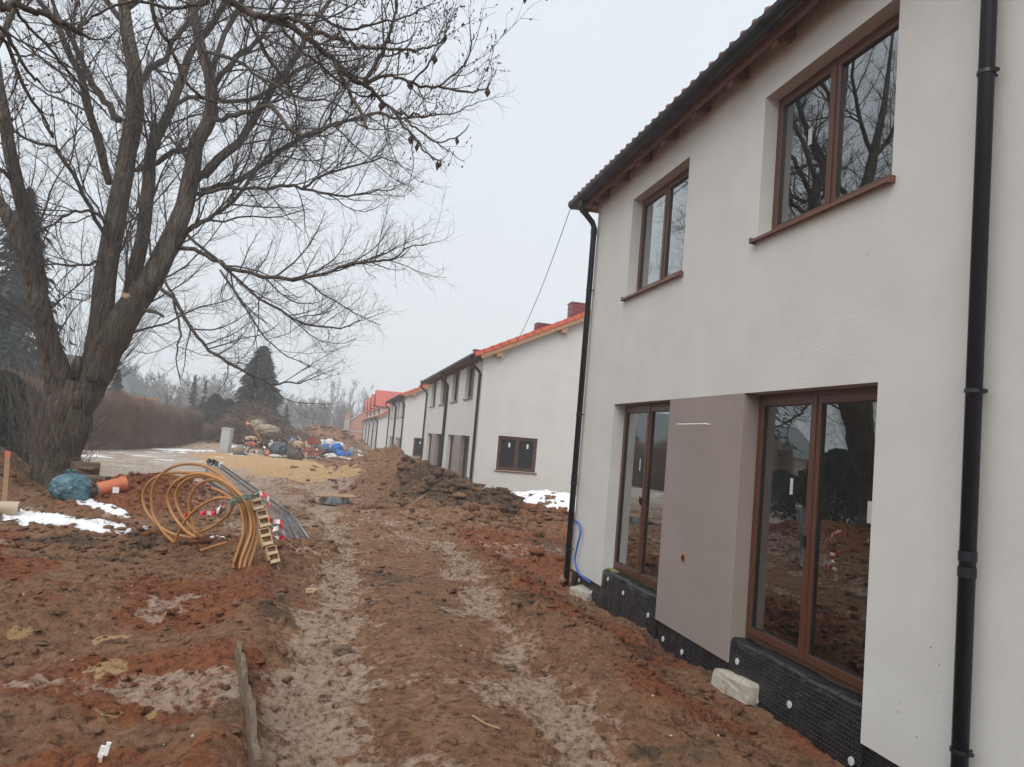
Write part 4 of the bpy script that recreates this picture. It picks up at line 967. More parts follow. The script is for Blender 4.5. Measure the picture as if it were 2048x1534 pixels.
def big_tree():
    rg = random.Random(3); D = 17.0
    def L(pts, w, d0=D, d1=None, dens=1.0):
        """limb through traced points: (px,py) with width in px, depth from d0 to d1"""
        d1 = d0 if d1 is None else d1; n = len(pts); P = []; R = []
        for i, (x, y) in enumerate(pts):
            dd = lerp(d0, d1, i / (n - 1)); P.append(Vector(onY(x, y, dd))); R.append(.5 * np.interp(i / (n - 1), np.linspace(0, 1, len(w)), w) * dd / FL)
        return P, R, dens
    base = Vector(onY(112, 940, D)); base.z = hz(base.x, base.y)
    T = empty('bare_tree', base, 'large bare multi-stemmed tree standing on the bank at the left, its crown over the site', 'tree')
    tk = MB(); limbs = []
    def thick(P, R, dens, sides=14, amp=.045, seed=1):
        R = [r * .9 for r in R]
        P, R = bumpy_trunk(tk, P, R, sides, amp, seed); limbs.append((P, R, dens)); return P, R
    thick(*L([(112, 990), (112, 935), (116, 900), (125, 850), (134, 800), (152, 762)], [84, 84, 92, 98, 88, 70], D, D, 0), seed=2, amp=.07)
    thick(*L([(120, 860), (118, 800), (111, 740), (101, 700), (89, 650), (76, 600), (62, 545), (40, 490), (14, 430), (-30, 360), (-70, 240)], [40, 46, 50, 44, 41, 42, 34, 29, 26, 20, 12], D, 15.5, .8), seed=3)
    thick(*L([(84, 625), (76, 560), (64, 480), (42, 400), (24, 320), (10, 240), (-6, 150), (-20, 20), (-20, -160)], [28, 31, 29, 26, 24, 23, 20, 15, 7], 16.9, 16.2, .9), seed=4)
    thick(*L([(176, 760), (196, 680), (207, 600), (220, 500), (238, 400), (254, 310), (266, 230), (270, 150), (256, 70), (246, 0), (235, -120), (240, -330)], [44, 46, 43, 41, 38, 35, 33, 30, 26, 22, 15, 5], D, 18.2, 1), seed=5)
    thick(*L([(140, 840), (172, 780), (196, 738), (212, 698), (236, 655), (264, 612), (300, 562), (336, 495), (368, 415), (384, 335), (394, 285), (420, 235), (422, 165), (405, 105), (388, 30), (380, -90), (395, -280)], [56, 68, 68, 66, 62, 54, 50, 42, 37, 33, 30, 27, 24, 21, 18, 12, 5], D, 17.6, 1), seed=6)
    thick(*L([(250, 625), (266, 560), (285, 470), (297, 370), (304, 300), (338, 225), (360, 165), (384, 100), (430, 40), (480, -60), (520, -200)], [26, 29, 27, 25, 22, 20, 18, 15, 13, 10, 4], 17.3, 18.6, 1), seed=7)
    sec = [
        L([(219, 368), (199, 300), (180, 220), (160, 146), (120, 62), (80, 0), (30, -90)], [16, 20, 17, 15, 14, 12, 6], 17.4, 16.2),
        L([(240, 240), (210, 200), (176, 155), (150, 90), (110, 20), (90, -60)], [16, 15, 15, 12, 9, 5], 17.6, 18.6),
        L([(388, 365), (420, 337), (474, 290), (505, 245), (532, 200), (590, 118), (620, 62), (665, -10), (700, -90)], [20, 22, 20, 18, 15, 14, 12, 9, 4], 17.5, 18.5),
        L([(424, 180), (434, 160), (474, 115), (512, 80), (547, 45), (590, -10), (640, -70)], [14, 14, 12, 11, 9, 7, 3], 17.5, 19),
        L([(288, 160), (300, 140), (330, 118), (357, 70), (395, 20), (440, -40)], [14, 16, 13, 11, 9, 5], 18.1, 19.5),
        L([(372, 395), (400, 386), (440, 378), (511, 376), (560, 372), (606, 376), (657, 388), (710, 388), (757, 384), (790, 378)], [10, 10, 9, 8, 8, 7, 6, 5, 3, 2], 17.5, 16.0, 1.3),
        L([(606, 376), (640, 352), (700, 333), (765, 318), (800, 330)], [6, 6, 5, 4, 2], 16.7, 16.0, 1.5),
        L([(361, 496), (400, 505), (438, 525), (500, 545), (584, 557), (640, 550), (693, 533), (740, 524), (780, 519), (830, 492), (870, 484)], [11, 10, 9, 9, 9, 8, 7, 6, 5, 3, 2], 17.3, 15.2, 1.3),
        L([(345, 510), (375, 465), (394, 452), (430, 428), (470, 400), (520, 330), (560, 300), (620, 270), (680, 245)], [14, 13, 12, 9, 8, 8, 7, 6, 3], 17.4, 17.8, 1.2),
        L([(420, 245), (460, 235), (500, 222), (540, 215), (600, 270), (660, 255), (700, 240), (760, 228), (800, 236), (860, 232), (920, 222), (955, 205)], [12, 12, 11, 11, 9, 9, 8, 7, 6, 4, 3, 2], 17.4, 15.0, 1.3),
        L([(404, 380), (440, 372), (500, 350), (560, 305), (620, 265), (700, 240)], [12, 11, 10, 8, 6, 3], 17.3, 18.6, 1.1),
        L([(318, 575), (352, 602), (373, 640), (396, 672), (420, 700), (455, 725), (491, 745), (542, 768), (580, 768), (607, 762), (650, 746)], [9, 9, 8, 8, 7, 7, 6, 5, 4, 3, 2], 17.1, 15.2, .7),
        L([(330, 560), (345, 590), (356, 640), (360, 690), (352, 720), (362, 770)], [6, 6, 5, 4, 3, 2], 17, 16.4, .6),
        L([(375, 470), (430, 520), (500, 580), (560, 620), (620, 650), (680, 655), (720, 640)], [7, 7, 6, 6, 5, 4, 2], 17.3, 15.6, .8),
        L([(440, 540), (480, 600), (520, 660), (560, 700), (620, 735)], [5, 5, 4, 3, 2], 16.8, 15.2, .6),
        L([(255, 350), (272, 343), (300, 325), (340, 310), (365, 302), (395, 285)], [10, 12, 12, 12, 12, 10], 17.5, 17.6, .5),
        L([(208, 470), (180, 420), (160, 375), (120, 310), (95, 292), (45, 272), (0, 220)], [9, 9, 9, 9, 7, 6, 3], 17.2, 15.8, 1),
        L([(215, 445), (190, 430), (150, 425), (110, 445), (60, 470), (10, 480)], [7, 7, 6, 5, 4, 2], 17.2, 16.2, 1.2),
        L([(205, 520), (170, 532), (130, 528), (80, 530), (20, 540)], [7, 6, 5, 4, 2], 17.1, 16.0, 1.2),
        L([(330, 215), (400, 190), (450, 202), (520, 190), (570, 160), (620, 130), (700, 110)], [10, 10, 10, 9, 8, 6, 3], 18, 16.5, 1.2),
        L([(400, 100), (470, 120), (530, 160), (590, 190), (650, 200), (700, 230)], [9, 9, 8, 7, 5, 3], 17.4, 16, 1.2),
        L([(384, 330), (352, 292), (320, 262), (290, 240), (262, 250)], [6, 6, 5, 5, 4], 17.2, 17, 1),
        L([(40, 380), (10, 345), (-30, 330)], [10, 9, 7], 16.3, 16, 1),
        L([(66, 545), (95, 560), (130, 590), (165, 600), (190, 590)], [4, 4, 3, 2, 2], 16.5, 16, .7),
        L([(388, 20), (440, -40), (520, -110), (600, -180), (690, -230)], [14, 12, 9, 6, 2], 17.6, 15.5, 1.2),
        L([(250, 20), (330, -60), (400, -180), (440, -320)], [14, 12, 8, 3], 18, 16.5, 1.2),
        L([(-10, 100), (60, -40), (120, -150), (160, -300)], [14, 11, 8, 3], 16.2, 17.5, 1),
        L([(260, 60), (180, -40), (120, -180), (60, -330)], [14, 11, 8, 3], 18, 20, 1),
        L([(420, 150), (470, 20), (560, -120), (610, -260)], [14, 11, 7, 2], 17.5, 20, 1.2),
    ]
    for P, R, dens in sec:
        R = [r * .82 for r in R]
        P = spline(P, 3); R = list(np.interp(np.linspace(0, 1, len(P)), np.linspace(0, 1, len(R)), R))
        for i in range(1, len(P) - 1): P[i] = P[i] + Vector((rg.gauss(0, .02), rg.gauss(0, .05), rg.gauss(0, .02)))
        tk.tube(P, R, 7); limbs.append((P, R, dens * 1.15))
    # snags and cut stubs
    tk.tube([onY(150, 752, 16.8), onY(153, 728, 16.7), onY(156, 712, 16.7)], [.13, .09, .05], 8); tk.tube([onY(288, 620, 16.9), onY(312, 624, 16.7), onY(327, 633, 16.6)], [.05, .035, .025], 7)
    for (x, y, r) in ((190, 752, .17), (118, 825, .24), (150, 800, .2), (100, 850, .18)): tk.blob(onY(x, y, 16.72), (r, r * .8, r * .9), 2, .22, seed=x)
    twm = MB(); fine = crown(limbs, rg, twm, sp1=.27, L1=(.9, 2.9), sp2=.11, n3=5, rmin=.0027)
    def rel(mb): mb.v = [(a - base.x, b - base.y, c - base.z) for a, b, c in mb.v]; return mb
    rel(tk).build('trunk', M['bark'], T, smooth=True)
    br = rel(twm).build('branches', M['twig'], T); br['kind'] = 'stuff'; f = rel(fine).build('twigs', M['twig'], T); f['kind'] = 'stuff'
    # shoots from the foot and from the right flank
    sh = MB()
    def shoot(p, d, l, r=.006, up=.15, n=6): grow(sh, rg, p, d, l, r, n, 3, up, .05, .3)
    for i in range(150):
        x = rg.gauss(85, 38); y = rg.uniform(800, 950)
        if x > 175: continue
        p = Vector(onY(x, y, rg.uniform(16.0, 17.2))); shoot(p, (rg.gauss(-.15, .35), rg.gauss(-.1, .3), 1), rg.uniform(.7, 2.3))
    for i in range(90):
        p = Vector(onY(rg.uniform(178, 235), 770 - rg.uniform(0, 90), rg.uniform(16.5, 17.2))); shoot(p, (rg.uniform(.5, 1.3), rg.gauss(-.2, .3), rg.uniform(.5, 1.2)), rg.uniform(.8, 1.9), .0055, .2)
    for i in range(60):
        p = Vector(onY(rg.uniform(120, 190), rg.uniform(690, 760), 16.8)); shoot(p, (rg.gauss(0, .25), rg.gauss(0, .2), 1), rg.uniform(.6, 1.9), .005)
    for i in range(70):
        p = Vector(onY(rg.uniform(90, 200), rg.uniform(860, 950), 16.4)); shoot(p, (rg.gauss(.1, .6), -.3, rg.uniform(.3, .9)), rg.uniform(.4, 1.2), .006, -.1)
    s_ = rel(sh).build('shoots', M['shoot'], T); s_['kind'] = 'stuff'
    lf = MB(); lf.blob(onY(252, 592, 16.6) - np.array(base), (.09, .03, .07), 2, .3, seed=5); lf.build('hanging_leaf', mat('pale_dry_leaf', (.42, .28, .15), .8, .3, 9), T)
big_tree()
def near_tree():
    """second tree, rooted left of the view; only its limbs reach into the picture"""
    rg = random.Random(11); base = Vector((-4.6, 5.2, 0)); base.z = hz(-4.6, 5.2)
    T = empty('bare_tree', base, 'nearer bare tree whose dark budded branches hang in from the top left with withered leaves', 'tree')
    tk = MB(); limbs = []; D = 7.2
    def L(pts, w, d0=D, d1=None, dens=1.0, pre=()):
        d1 = d0 if d1 is None else d1; n = len(pts); P = [Vector(p) for p in pre]; R = []
        for i, (x, y) in enumerate(pts): P.append(Vector(onY(x, y, lerp(d0, d1, i / (n - 1)))))
        for i in range(len(P)): R.append(.5 * np.interp(i / (len(P) - 1), np.linspace(0, 1, len(w)), w) * D / FL)
        P = spline(P, 4); R = list(np.interp(np.linspace(0, 1, len(P)), np.linspace(0, 1, len(R)), R))
        for i in range(1, len(P) - 1): P[i] = P[i] + Vector((rg.gauss(0, .006), rg.gauss(0, .02), rg.gauss(0, .006)))
        tk.tube(P, R, 8); limbs.append((P, R, dens)); return P, R
    top = Vector((-4.2, 5.6, 7.6)); P, R = bumpy_trunk(tk, [base - Vector((0, 0, .3)), base + Vector((.05, .1, 2.4)), base + Vector((.2, .2, 5)), top, top + Vector((.3, .3, 3))], [.34, .26, .22, .17, .08], 14, .05, 9)
    j = top
    L([(410, -60), (456, 0), (511, 29), (540, 38), (585, 54), (630, 90), (666, 117), (684, 146), (726, 168), (755, 193), (782, 216), (818, 231), (854, 231), (880, 228)], [34, 30, 22, 15, 14, 13, 12, 12, 11, 11, 10, 9, 7, 6, 5, 4, 2], pre=[j, (-2.9, 6.2, 6.5)], dens=.55)
    L([(511, 29), (560, 34), (596, 40), (630, 63), (686, 79), (715, 94), (765, 97), (821, 99), (866, 92), (884, 80), (900, 52)], [9, 9, 9, 9, 8, 7, 6, 5, 4, 3, 2], 7.2, 6.8, .8)
    L([(666, 117), (697, 180), (720, 220), (734, 257)], [9, 8, 7, 6], 7.2, 7.0, .0)
    L([(726, 168), (765, 155), (798, 155), (832, 168), (877, 173), (922, 182), (967, 180), (982, 162)], [8, 7, 6, 6, 5, 5, 3, 2], 7.2, 6.8, .8)
    L([(877, 173), (911, 146), (933, 126), (942, 94), (947, 67)], [4, 4, 3, 3, 2], 6.95, 6.8, .8)
    L([(825, 164), (854, 132), (877, 97), (890, 72), (893, 43)], [4, 4, 3, 3, 2], 7.0, 6.9, .8)
    L([(782, 216), (809, 254), (839, 287), (863, 314), (890, 326)], [6, 5, 4, 3, 2], 7.2, 7.0, .35)
    L([(810, 240), (840, 262), (880, 282), (920, 270), (938, 250)], [4, 4, 3, 3, 2], 7.1, 6.9, .3)
    L([(728, 168), (765, 103), (774, 79), (787, 40), (795, 0), (800, -60)], [8, 8, 7, 6, 5, 4], 7.2, 7.3, .7)
    L([(630, 25), (690, 60), (740, 48), (800, 38), (840, 20), (868, 8)], [7, 6, 5, 4, 3, 2], 7.4, 7.0, .8)
    L([(470, -30), (560, -20), (640, -25), (720, -10), (800, -35)], [14, 12, 9, 7, 4], 7.6, 7.4, .8)
    L([(-30, -40), (22, 0), (70, 22), (120, 44), (150, 60), (180, 79)], [13, 12, 11, 10, 8, 5], 6.2, 6.6, .3, pre=[j + Vector((0, 0, -.6))])
    L([(-40, 30), (8, 60), (30, 100), (60, 150), (80, 165)], [8, 8, 6, 5, 4], 6.4, 6.8, .7)
    L([(20, -10), (38, 30), (66, 62), (110, 110), (160, 170), (215, 230)], [6, 6, 5, 5, 4, 3], 6.6, 7.6, .8)
    L([(-20, 70), (10, 85), (50, 175), (100, 262), (103, 272)], [8, 7, 6, 5, 4], 6.6, 7.2, .5)
    L([(430, -30), (400, 10), (330, 15), (270, 0), (200, 30), (150, 60)], [9, 8, 7, 6, 5, 3], 7.6, 7.9, .9)
    L([(300, -40), (310, 40), (340, 90), (368, 160), (400, 190), (430, 205)], [9, 8, 8, 7, 6, 4], 7.8, 8.3, .8)
    L([(560, 45), (600, 100), (640, 130), (680, 165), (720, 190), (770, 190)], [7, 6, 6, 5, 4, 3], 7.4, 7.8, .8)
    L([(484, 20), (520, 80), (560, 150), (590, 200), (592, 290)], [6, 6, 5, 4, 3], 7.4, 7.8, .7)
    twm = MB(); bud = MB(); lv = MB(); fine = crown(limbs, rg, twm, sp1=.125, L1=(.35, .98), sp2=.08, L2=.42, L3=.13, n3=3, th=.8, up=(.8, .5, .3), rmin=.0022, bud=bud, leaves=lv, tmin=.12)
    def rel(mb): mb.v = [(a - base.x, b - base.y, c - base.z) for a, b, c in mb.v]; return mb
    for k in range(16):
        q = rg.choice(limbs[:8]); u, _, _ = along(q[0], q[1], rg.uniform(.35, .95)); h = rg.uniform(.06, .12)
        for w_ in range(2):
            a = rg.uniform(0, 3); wv = Vector((math.cos(a), math.sin(a), 0)) * h * .3; lv.add([u, u + wv - Vector((0, 0, h * .5)), u - Vector((0, 0, h)), u - wv * .9 - Vector((0, 0, h * .45)), u + wv.cross(Vector((0, 0, 1))) * .6 - Vector((0, 0, h * .5))], [(0, 1, 4), (1, 2, 4), (2, 3, 4), (3, 0, 4)])
    rel(tk).build('trunk', M['bark'], T, smooth=True)
    for nm, mb, mm in (('branches', twm, 'twig'), ('twigs', fine, 'twig'), ('buds', bud, 'twig'), ('withered_leaves', lv, 'deadleaf')):
        o = rel(mb).build(nm, M[mm], T); o['kind'] = 'stuff'
near_tree()
# conifers ------------------------------------------------------------------
def conifer(loc, h, r, label, name='spruce_tree', m='needle', whorls=26, per=11, seed=1, droop=.35, clear=.04, group=None, blade=1.0, ragged=.25, cat='tree'):
    rg = random.Random(seed); T = empty(name, loc, label, cat, group)
    MB().tube([(0, 0, -.4), (0, 0, h * .5), (0, 0, h * .99)], [r * .055, r * .035, .02], 7).build('trunk', M['bark'], T)
    f = MB()
    for w in range(whorls):
        t = w / (whorls - 1); z = h * (clear + (1 - clear) * (1 - (1 - t) ** 1.08)) * .985; R = r * (1 - t) ** .66 * rg.uniform(1 - ragged, 1) + .03 * r
        nb = max(4, int(per * (1 - .5 * t)))
        for b in range(nb):
            a = 2 * math.pi * (b + rg.random()) / nb; l = R * rg.uniform(1 - ragged * 1.5, 1.08); n = max(3, int(5 * l / r + 3)); u = Vector((math.cos(a), math.sin(a), 0)); s_ = Vector((-u.y, u.x, 0))
            z0 = z + rg.uniform(-.5, .5) * h / whorls
            for k in range(n):
                q = (k + .5) / n; d = l * q; zz = z0 - droop * l * q * q * 1.1 + .12 * l * q ** 4 * 2
                wd = (.24 * l * (1 - q * .75) + .05 * r) * blade
                for _ in range(5):
                    o = u * (d + rg.uniform(-.12, .12) * l) + s_ * rg.uniform(-wd, wd) + Vector((0, 0, zz + rg.uniform(-.02, .02) * h))
                    e = (u * rg.uniform(.3, 1) + s_ * rg.uniform(-.9, .9) + Vector((0, 0, -droop * rg.uniform(.2, 1.6)))).normalized() * (.085 * r + .03 * l) * rg.uniform(.9, 2.0) * blade
                    v = e.cross(Vector((rg.gauss(0, 1), rg.gauss(0, 1), rg.gauss(0, 1)))).normalized() * e.length * rg.uniform(.14, .26)
                    f.add([o - e * .4, o + v, o + e, o - v], [(0, 1, 2, 3)])
    c = f.build('crown', M[m], T); c['kind'] = 'stuff'; return T
def bushy(loc, r, h, label, m='cypress', n=5000, seed=1, name='conifer_shrub', cat='shrub', group=None, s=.05, cone=.5):
    """dense evergreen: leaf sprays through an uneven volume"""
    rg = np.random.default_rng(seed); T = empty(name, loc, label, cat, group)
    MB().tube([(0, 0, -.2), (0, 0, h * .8)], [.06 * r + .02, .02], 6).build('trunk', M['bark'], T)
    z = rg.random(n) ** .9; a = rg.uniform(0, 6.283, n); prof = np.sqrt(np.clip(1 - z ** 2, 0, 1)) * (1 - cone) + (1 - z) * cone + .03
    lump = 1 + .22 * np.sin(a * 3 + z * 9 + seed) + .16 * np.sin(a * 7 - z * 17)
    R = r * prof * lump * (1 - .35 * rg.random(n) ** 2.2)
    C = np.stack([R * np.cos(a), R * np.sin(a), z * h + .02], 1)
    D = np.stack([np.cos(a) * .7, np.sin(a) * .7, np.full(n, .9)], 1) + rg.normal(0, .45, (n, 3)); D /= np.linalg.norm(D, axis=1)[:, None]
    S = np.cross(D, rg.normal(0, 1, (n, 3))); S /= np.linalg.norm(S, axis=1)[:, None]; L = (s * h * rg.uniform(.6, 1.7, n))[:, None]
    V = np.stack([C - D * L * .4, C + S * L * .28, C + D * L, C - S * L * .28], 1).reshape(-1, 3)
    me = np_mesh('foliage', V, np.arange(4 * n).reshape(n, 4)); me.materials.append(M[m]); o = bpy.data.objects.new('foliage', me); COL.objects.link(o); o.parent = T; o['kind'] = 'stuff'
    return T
def at(px, y, dz=0):
    p = onY(px, 860, y); return Vector((p[0], y, hz(p[0], y) + dz))
def hgt(px, pytop, y): return onY(px, pytop, y)[2] - hz(onY(px, pytop, y)[0], y)
def con(px, top, y, wpx, label, **k):
    return conifer(at(px, y), hgt(px, top, y), wpx / 2 * y / FL, label, **k)
con(509, 697, 72, 138, 'tallest dark blue-green spruce standing behind the brush heap', seed=4, m='needle_blue', whorls=32, per=20, droop=.34, blade=1.45, ragged=.42)
con(569, 812, 96, 34, 'small rounded pine to the right of the tallest spruce', seed=5, m='needle_blue', whorls=14, per=11, droop=.1, blade=1.3, ragged=.35, name='pine_tree')
con(378, 752, 84, 44, 'slim spruce with a sharp blue tip behind the end of the hedge', seed=6, m='needle_blue', whorls=20, per=10, ragged=.35)
con(401, 762, 82, 34, 'slim greenish spruce close beside the blue-tipped one', seed=7, m='needle', whorls=18, per=10, ragged=.3)
con(326, 792, 88, 20, 'tiny dark spruce behind the middle of the hedge', seed=8, whorls=12, per=8)
con(222, 738, 60, 60, 'dark spruce showing just right of the multi-stemmed trunk', seed=9, whorls=22, per=14, ragged=.2)
con(-6, 372, 46, 270, 'huge spruce with hanging boughs behind the left edge of the big tree', seed=10, m='needle_blue', whorls=34, per=14, droop=.6, clear=.13, ragged=.3, blade=.62)
for i, (px, top, y, w_, lb) in enumerate([(425, 790, 74, 60, 'olive green cypress bush behind the low hedge, left of the tall spruce'), (452, 800, 72, 50, 'dark cypress bush directly left of the brush heap'), (400, 806, 78, 40, 'dull green bush under the two slim spruces'), (480, 800, 80, 66, 'dark undergrowth bush at the foot of the tallest spruce'), (442, 808, 70, 34, 'rounded dark green yew beside the green gate post')]):
    bushy(at(px, y), w_ / 2 * y / FL, hgt(px, top, y), lb, m='cypress' if i in (0, 2) else 'needle', seed=20 + i, n=4200, cone=.35, s=.04)
bushy(at(-15, 24), 1.7, 2.6, 'dark evergreen shrub at the far left edge behind the bank', m='needle', seed=31, n=16000, s=.035); bushy(at(35, 30), 1.4, 1.7, 'low dark shrub between the left edge and the big trunk', m='needle', seed=32, n=9000, s=.04)
# far bare trees ---------------------------------------------------------------
def bare_proto(name, h, seed, spread=.35, nl=9, dens=1.0, thin=1.0, stems=1):
    rg = random.Random(seed); tk = MB(); fine = MB(); tw = MB()
    for s_ in range(stems):
        d0 = Vector((rg.gauss(0, .12 if stems > 1 else .03), rg.gauss(0, .12 if stems > 1 else .03), 1))
        P, R = grow(tk, rg, (rg.gauss(0, .2) * (stems - 1), 0, -.3), d0, h * rg.uniform(.85, 1), h * .012 * thin, 12, 6, .05, .05, .12)
        for i in range(nl):
            t = .25 + .72 * (i + rg.random()) / nl; p, d, r = along(P, R, t); l = h * spread * rg.uniform(.6, 1.1) * (1.2 - t * .8)
            P1, R1 = grow(tk, rg, p, (rnd_dir(rg, d, rad(rg.uniform(28, 55)))), l, r * .55, 7, 4, .45, .10, .25)
            for j in range(int(12 * dens)):
                t1 = .15 + .85 * rg.random(); q, e, rr = along(P1, R1, min(t1, .99)); P2, R2 = grow(tw, rg, q, rnd_dir(rg, e, rad(rg.uniform(22, 50))), l * .38 * rg.uniform(.5, 1.2), max(rr * .5, .018 * thin), 4, 3, .35, .14, .4)
                for k in range(5): s, g, r3 = along(P2, R2, .2 + .79 * rg.random()); grow(fine, rg, s, rnd_dir(rg, g, rad(rg.uniform(20, 50))), l * .16 * rg.uniform(.5, 1.3), .013 * thin, 2, 3, .2, .15, .6)
    tw.v, tw.f = tw.v + fine.v, tw.f + [tuple(i + len(tw.v) for i in f) for f in fine.f]
    T = empty('bare_tree', (0, 0, 0), 'x', 'tree', name); tk.build('trunk', M['twig_far'], T); c = tw.build('crown', M['twig_far'], T); c['kind'] = 'stuff'
    return T
GR = 'bare trees beyond the site'
PR = [bare_proto(GR, 14, 41, .34, 11), bare_proto(GR, 14, 42, .42, 12), bare_proto(GR, 14, 43, .5, 9, 1.2), bare_proto(GR, 9, 44, .45, 9, 1.1, .9, 3)]
far = [(657, 758, 150, 0, 'tall slender bare tree left of the paired tall ones, behind the earth heap'), (672, 752, 182, 1, 'tall bare tree, left of the two tallest crowns behind the earth heap'), (692, 752, 182, 0, 'tallest straight bare tree behind the orange block pillars'), (708, 776, 186, 2, 'wide forked bare tree right of the tallest one, above the orange walls'), (726, 784, 188, 1, 'bare tree rising just left of the red dormers'),
       (628, 792, 140, 1, 'lone slim bare tree left of the tall group'), (578, 785, 165, 0, 'faint slim bare tree between spruce and tall group'), (605, 800, 150, 3, 'low branching bare tree behind the rubbish heap'), (600, 798, 190, 1, 'pale faint bare tree farther back over the rubbish heap'), (340, 770, 96, 3, 'spreading bare tree rising behind the middle of the hedge'), (285, 772, 130, 2, 'hazy bare tree behind the left part of the hedge'),
       (555, 790, 175, 2, 'hazy bare tree right beside the tall spruce'), (645, 806, 140, 3, 'bushy bare tree low behind the brown earth heap'), (745, 792, 175, 2, 'faint bare tree behind the red dormer roofs'), (446, 790, 150, 2, 'faint bare tree between slim spruces and tall spruce'), (683, 808, 186, 3, 'low bushy bare tree at the foot of the tall group')]
for i, (px, top, y, k, lb) in enumerate(far):
    T = copy_tree(PR[k]); p = at(px, y); h = hgt(px, top, y); T.location = p; s = h / (14 if k < 3 else 9) * 1.03; T.scale = (s, s, s); T.rotation_euler = (0, 0, i * 2.1); T['label'] = lb
for T in PR:
    for c in list(T.children): bpy.data.objects.remove(c)
    bpy.data.objects.remove(T)
def far_wood():
    rg = random.Random(77); mb = MB()
    for i in range(420):
        if i < 250: px = rg.uniform(-500, 470); y = rg.uniform(170, 235)
        elif i < 380: px = rg.uniform(520, 800); y = rg.uniform(185, 260)
        else: px = rg.uniform(800, 1200); y = rg.uniform(200, 260)
        p = at(px, y); h = rg.uniform(7, 12.5) if px < 480 else rg.uniform(6, 10); 
        if px < 0: h *= 1.1
        mb.tube([p, p + Vector((rg.gauss(0, .3), 0, h * .9))], [.13, .04], 3, cap=False)
        for k in range(46):
            t = rg.uniform(.12, 1); q = p + Vector((0, 0, h * t * .92)); d = Vector((rg.gauss(0, .7), rg.gauss(0, .7), rg.uniform(.5, 1.4))).normalized(); l = h * .26 * rg.uniform(.4, 1.1) * (1.2 - .6 * t)
            e = q + d * l; e2 = e + (d + Vector((rg.gauss(0, .4), 0, .2))).normalized() * l * .6
            s = .05; mb.add([q + Vector((s, 0, 0)), q - Vector((s, 0, 0)), e, e2], [(0, 1, 2), (0, 2, 3)])
            for z in range(3):
                g = (d + Vector((rg.gauss(0, .8), rg.gauss(0, .8), rg.gauss(.1, .5)))).normalized() * l * .5; b = q.lerp(e, rg.uniform(.3, 1)); mb.add([b, b + Vector((.035, 0, .03)), b + g], [(0, 1, 2)])
    tag(mb.build('far_wood', M['twig_far']), 'hazy grey band of leafless woodland along the horizon', 'wood', kind='stuff')
far_wood()
def brush_strip(name, label, pts, h, depth, n, m, seed, wid=.012, cat='hedge', core=True, kind=None, tops=None):
    """clipped hedge: dense upright twigs along a line; h = (start, end)"""
    rg = np.random.default_rng(seed); P = np.array([tuple(p) for p in pts], float); seg = np.linalg.norm(np.diff(P[:, :2], axis=0), axis=1); L = seg.sum(); cum = np.concatenate([[0], np.cumsum(seg)]) / L
    o = Vector(P[0]); T = empty(name, o, label, cat)
    def pos(t): return np.stack([np.interp(t, cum, P[:, i]) for i in range(3)], -1)
    nv = np.array([-(P[-1] - P[0])[1], (P[-1] - P[0])[0], 0]); nv /= np.linalg.norm(nv)
    t = rg.random(n); H = np.interp(t, [0, 1], h) * (1 + .05 * np.sin(t * 40)); w = rg.uniform(-1, 1, n); w = np.sign(w) * np.abs(w) ** .5
    z0 = rg.random(n) ** .8 * H * .93; top = 1 - .25 * np.abs(w) ** 3
    C = pos(t) + nv * (w * depth / 2 * (.75 + .25 * (1 - z0 / H)))[:, None]; C[:, 2] = pos(t)[:, 2] + z0 * top
    D = rg.normal(0, .38, (n, 3)); D[:, 2] = 1; D /= np.linalg.norm(D, axis=1)[:, None]; S = np.cross(D, rg.normal(0, 1, (n, 3))); S /= np.linalg.norm(S, axis=1)[:, None]
    l = rg.uniform(.15, .5, n)[:, None] * H[:, None] / 2.4
    V = np.stack([C - S * wid, C + S * wid, C + D * l + rg.normal(0, .03, (n, 3))], 1).reshape(-1, 3) - np.array(o)
    me = np_mesh('foliage', V, np.arange(3 * n).reshape(n, 3)); me.materials.append(M[m]); b = bpy.data.objects.new('foliage', me); COL.objects.link(b); b.parent = T; b['kind'] = 'stuff'
    if core:
        mb = MB(); K = 40
        for k in range(K):
            a, c = pos(np.array([k / K, (k + 1) / K])); ha, hc = np.interp([k / K, (k + 1) / K], [0, 1], h) * .86; a = a - np.array(o); c = c - np.array(o); e = nv * depth * .36
            up = lambda q, z: q + np.array([0, 0, z])
            mb.quad(up(a - e, -.2), up(c - e, -.2), up(c - e * .8, hc), up(a - e * .8, ha)); mb.quad(up(a + e, -.2), up(c + e, -.2), up(c + e * .8, hc), up(a + e * .8, ha)); mb.quad(up(a - e * .8, ha), up(c - e * .8, hc), up(c + e * .8, hc), up(a + e * .8, ha))
        mb.build('twig_core', M['hedge'], T)
    return T
def HP(px, y): return at(px, y)
brush_strip('hedge', 'long tall brown leafless hedge along the far side of the snowy road', [HP(-60, 36), HP(120, 38.5), HP(210, 41), HP(300, 48), HP(385, 57)], (3.3, 2.25), 2.0, 60000, 'hedge', 51, .011)
brush_strip('hedge', 'lower dark brown hedge continuing beyond the tall one', [HP(378, 60), HP(410, 68), HP(440, 78)], (1.5, 1.5), 1.6, 12000, 'hedge', 52, .014)
tt = brush_strip('dry_grass_strip', 'strip of dry grass and weeds along the foot of the hedge', [HP(150, 36.5), HP(215, 39), HP(290, 45), HP(370, 54)], (.35, .3), .8, 6000, 'shoot', 53, .01, cat='dry grass', core=False)
brush_strip('scrub_strip', 'low brown scrub on the rise beyond the rubbish heap', [HP(560, 100), HP(640, 112), HP(720, 122)], (1.6, 1.8), 8, 26000, 'hedge', 54, .03, cat='scrub', core=False)
